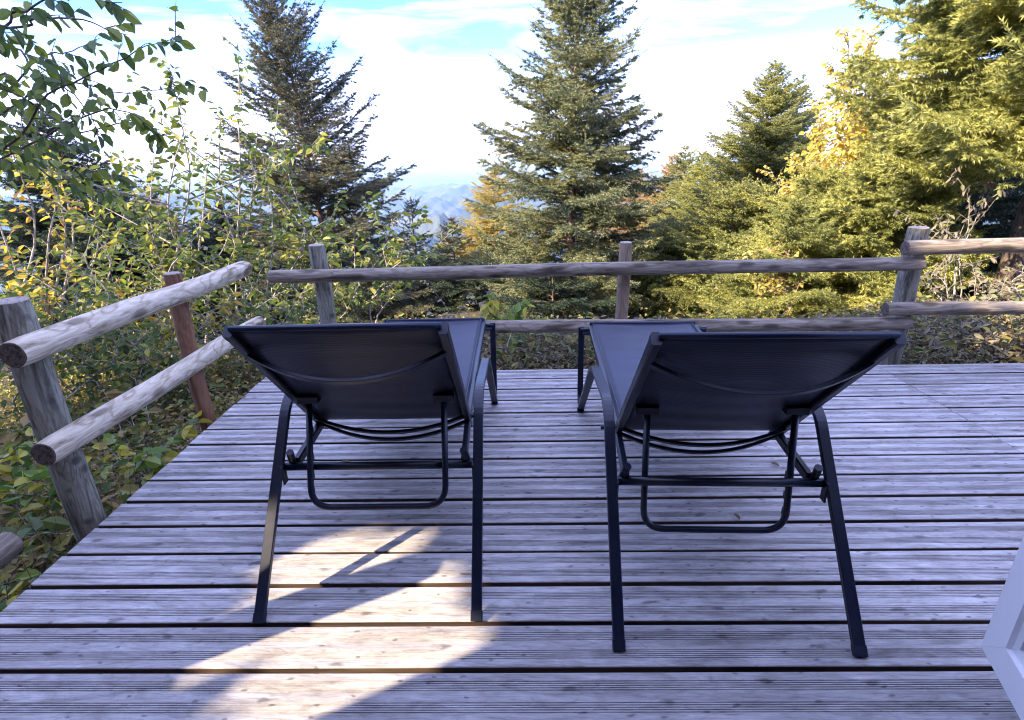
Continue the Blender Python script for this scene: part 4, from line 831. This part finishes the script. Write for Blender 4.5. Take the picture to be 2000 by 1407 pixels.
# ------------------------------------------------------------------ undergrowth and leaf litter nobody could count
def scatter(name, label, cat, mat, n, region, hmin, hmax, leaf, seed, per=7, stem=True, flat=False, zoff=0.0, lw=0.55):
    rng = np.random.default_rng(seed); X, Y = region(rng, n); Z = gz(X, Y)+zoff; P, D, Nn, L = [], [], [], []; st = MB()
    for q in range(per):
        f = (q+1)/per; h = (hmin+(hmax-hmin)*rng.random(n))
        if flat:
            P.append(np.stack([X+rng.normal(0, .08, n), Y+rng.normal(0, .08, n), Z+0.01+0.05*rng.random(n)], 1)); d = rng.normal(0, 1, (n, 3)); d[:, 2] *= 0.3
        else:
            P.append(np.stack([X+rng.normal(0, .05, n), Y+rng.normal(0, .05, n), Z+h*f], 1)); d = rng.normal(0, 1, (n, 3)); d[:, 2] = d[:, 2]*0.4-0.1
        D.append(d); nn = rng.normal(0, 0.5, (n, 3)); nn[:, 2] += 1; Nn.append(nn); L.append(leaf*(0.5+0.9*rng.random(n)))
    P = np.concatenate(P); D = np.concatenate(D); Nn = np.concatenate(Nn); L = np.concatenate(L)
    V = leaves_verts(P, D, Nn, L, L*lw); root = leaves_mesh(name, V, M[mat])
    tag(root, label, cat, kind='stuff')
    if stem:
        m = min(n, 2500); idx = rng.choice(n, m, replace=False)
        a = np.stack([X[idx], Y[idx], Z[idx]-0.02], 1); tip = a+np.stack([rng.normal(0, .10, m), rng.normal(0, .10, m), hmax*(0.5+0.9*rng.random(m))], 1)
        T = tip-a; s = np.cross(T, rng.normal(0, 1, (m, 3))); s /= np.linalg.norm(s, axis=1)[:, None]; s *= 0.0022; s2 = np.cross(T, s); s2 /= np.linalg.norm(s2, axis=1)[:, None]; s2 *= 0.0022
        V = np.stack([a-s, a+s, a+s2, tip], 1).reshape(-1, 3); b = np.arange(m)[:, None]*4; F = np.concatenate([b+[[0, 1, 3]], b+[[1, 2, 3]], b+[[2, 0, 3]]], 1)
        o = mesh_np('dry_stalks', V, F.ravel(), np.full(m*3, 3), M['twig_dark']); tag(o, 'thin dry stalks standing in the '+cat, 'stalks', kind='stuff')
    return root
def reg_left(rng, n):
    x = -1.62-rng.random(n)**1.0*4.2; y = 0.6+rng.random(n)*5.2; return x, y
def reg_back(rng, n):
    x = -1.6+rng.random(n)*7.2; y = 3.14+rng.random(n)**1.2*1.9; return x, y
def reg_far(rng, n):
    y = 5.0+rng.random(n)*7.0; x = (rng.random(n)*2-1)*(y*0.95)+0.3; return x, y
scatter('undergrowth', 'tangled yellow green undergrowth beside the left deck edge', 'undergrowth', 'lf_under', 5200, reg_left, 0.03, 0.30, 0.038, 301, per=7)
scatter('leaf_litter', 'brown and tan fallen leaves under the left railing', 'fallen leaves', 'lf_dry', 9000, reg_left, 0, 0, 0.036, 302, per=4, stem=False, flat=True)
scatter('undergrowth', 'withered grey undergrowth behind the back railing', 'undergrowth', 'lf_wither', 4200, reg_back, 0.02, 0.22, 0.052, 303, per=6, lw=0.36)
scatter('undergrowth', 'olive leaves of low weeds behind the back railing', 'low weeds', 'lf_under', 900, reg_back, 0.04, 0.24, 0.060, 304, per=5, stem=False)
scatter('leaf_litter', 'fallen leaves on the ground behind the back railing', 'fallen leaves', 'lf_dry', 6000, reg_back, 0, 0, 0.036, 305, per=4, stem=False, flat=True)
scatter('undergrowth', 'green and yellow scrub growing between the young spruces', 'scrub', 'lf_under', 700, reg_far, 0.05, 0.32, 0.070, 306, per=6, stem=False)

# small dead leaves on the planks
def deck_leaf(px, py, L, ang, label):
    d = CR.T @ np.array([(px-1000)/F_PX, (py-703.5)/F_PX, 1.0]); p = np.array([0, 0, EYE])+d*(-EYE/d[2])
    V = leaves_verts(np.array([[0, 0, 0.006]]), np.array([[math.cos(ang), math.sin(ang), 0.12]]), np.array([[0.1, 0.2, 1.0]]), np.array([L]), np.array([L*0.5]), fold=0.5, curl=0.25)
    V[:, 2] = np.maximum(V[:, 2], 0.002)
    o = leaves_mesh('fallen_leaf', V, M['lf_dry'], None, (p[0], p[1], 0.001)); tag(o, label, 'leaf', 'single dead leaves on the deck')
deck_leaf(1505, 908, 0.034, -0.5, 'pale curled leaf on the planks inside the support hoop of the lounger by the door')
deck_leaf(1432, 1008, 0.030, -1.1, 'tan leaf lying on a plank gap near the bottom of the hoop')
deck_leaf(1745, 1010, 0.018, 0.6, 'tiny dark leaf on the planks right of the lounger by the door')
deck_leaf(1148, 925, 0.018, 1.9, 'tiny reddish leaf left of the lounger by the door')
deck_leaf(1945, 1306, 0.030, 0.2, 'pale leaf stuck in the plank gap beside the white door')

deck_leaf(455, 772, 0.030, 0.3, 'brown leaf at the far left deck edge, topmost of three')
deck_leaf(474, 781, 0.028, 1.3, 'brown leaf at the far left deck edge, right of two others')
deck_leaf(436, 792, 0.026, 2.2, 'brown leaf at the far left deck edge, lowest of three')
deck_leaf(668, 905, 0.034, 0.1, 'tan leaf flat on the planks inside the hoop of the lounger on the left')
# ------------------------------------------------------------------ unseen trees added left of the viewer to shade the deck, crowns cut open for sun
PATCH = [(-1.03, 1.13), (-0.97, 0.98), (-0.88, 0.66), (-0.50, 0.55), (-0.30, 0.75), (-0.02, 0.95), (0.06, 1.12), (-0.06, 1.30), (-0.18, 1.50), (-0.34, 1.60), (-0.45, 1.66), (-0.72, 1.50), (-1.02, 1.27)]  # outline of the sun patch on the planks; foliage is cut away to match
def in_gap(P, grow=0.14):
    t = P[:, 2]/(-LIGHT[2]); g = P[:, :2]+LIGHT[None, :2]*t[:, None]
    inside = np.zeros(len(P), bool); n = len(PATCH); poly = np.array(PATCH); c = poly.mean(0); poly = c+(poly-c)*(1+grow)
    for i in range(n):
        x0, y0 = poly[i]; x1, y1 = poly[(i+1) % n]
        cond = ((y0 > g[:, 1]) != (y1 > g[:, 1])) & (g[:, 0] < (x1-x0)*(g[:, 1]-y0)/(y1-y0+1e-12)+x0); inside ^= cond
    return inside
def shade_tree(x, y, H, R, label, seed, n=9000, zlo=0.2):
    rng = np.random.default_rng(seed); b = gpt(x, y); root = empty('added_shade_tree', tuple(b), 0, label, 'tree', 'unseen trees added to shade the deck')
    tbm = MB(); pts = bez([(0, 0, -0.2), (0.05, 0, H*0.35), (-0.04, 0.05, H*0.7), (0, 0, H*0.95)], 6); tbm.tube(pts, np.linspace(0.11, 0.02, len(pts)), 8)
    for k in range(16):
        h = H*(0.15+0.7*rng.random()); a = rng.random()*6.28; L = R*0.8; e = np.array([math.cos(a)*L, math.sin(a)*L, h+L*0.5])
        q = bez([(0, 0, h), (e*0.5+np.array([0, 0, h*0.45])), e], 4)
        if not in_gap(q+b, 0.25).any(): tbm.tube(q, np.linspace(0.03, 0.008, len(q)), 5)
    tbm.build('trunk', M['twig'], root, True)
    u = rng.normal(0, 1, (n, 3)); u /= np.linalg.norm(u, axis=1)[:, None]; rr = rng.random(n)**(1/3)
    P = u*rr[:, None]*np.array([R, R, (H-zlo)/2*1.05]); P[:, 2] += (H+zlo)/2
    P = P[~in_gap(P+b)]; m = len(P)
    V = leaves_verts(P, rng.normal(0, 1, (m, 3)), rng.normal(0, 1, (m, 3)), 0.17*(0.7+0.6*rng.random(m)), 0.15*(0.7+0.6*rng.random(m)))
    leaves_mesh('foliage', V, M['lf_green'], root)
shade_tree(-5.6, -1.98, 6.6, 1.7, 'unseen leafy tree added to shade the deck, beside the cabin corner', 401, 17000)
shade_tree(-5.3, -0.2, 6.2, 1.6, 'unseen leafy tree added to shade the deck, between its two neighbours', 402, 16000)
shade_tree(-7.2, -0.9, 7.6, 1.8, 'tallest unseen leafy tree added to shade the deck', 403, 17000)

# ------------------------------------------------------------------ air
def haze():
    m = bpy.data.materials.new('haze_air'); m.use_nodes = True; nt = m.node_tree; nt.nodes.clear(); out = nt.nodes.new('ShaderNodeOutputMaterial')
    v = nt.nodes.new('ShaderNodeVolumePrincipled'); v.inputs['Color'].default_value = (0.34, 0.58, 1.0, 1); v.inputs['Absorption Color'].default_value = (1, 1, 1, 1); v.inputs['Density'].default_value = 4.6e-5; v.inputs['Anisotropy'].default_value = 0.0
    nt.links.new(v.outputs[0], out.inputs['Volume'])
    a = MB(); a.box((-95000, -2000, -1100), (95000, 95000, 14)); o = a.build('haze', m); tag(o, 'blue haze in the valley air', 'haze', kind='stuff')
haze()
print('needles tris', spruce.count, 'leaves', bush.count)

for o_ in sc.objects:
    if o_.type == 'MESH' and len(o_.data.polygons) > 20000: print('TRIS', o_.parent.name if o_.parent else '', o_.name, len(o_.data.polygons))
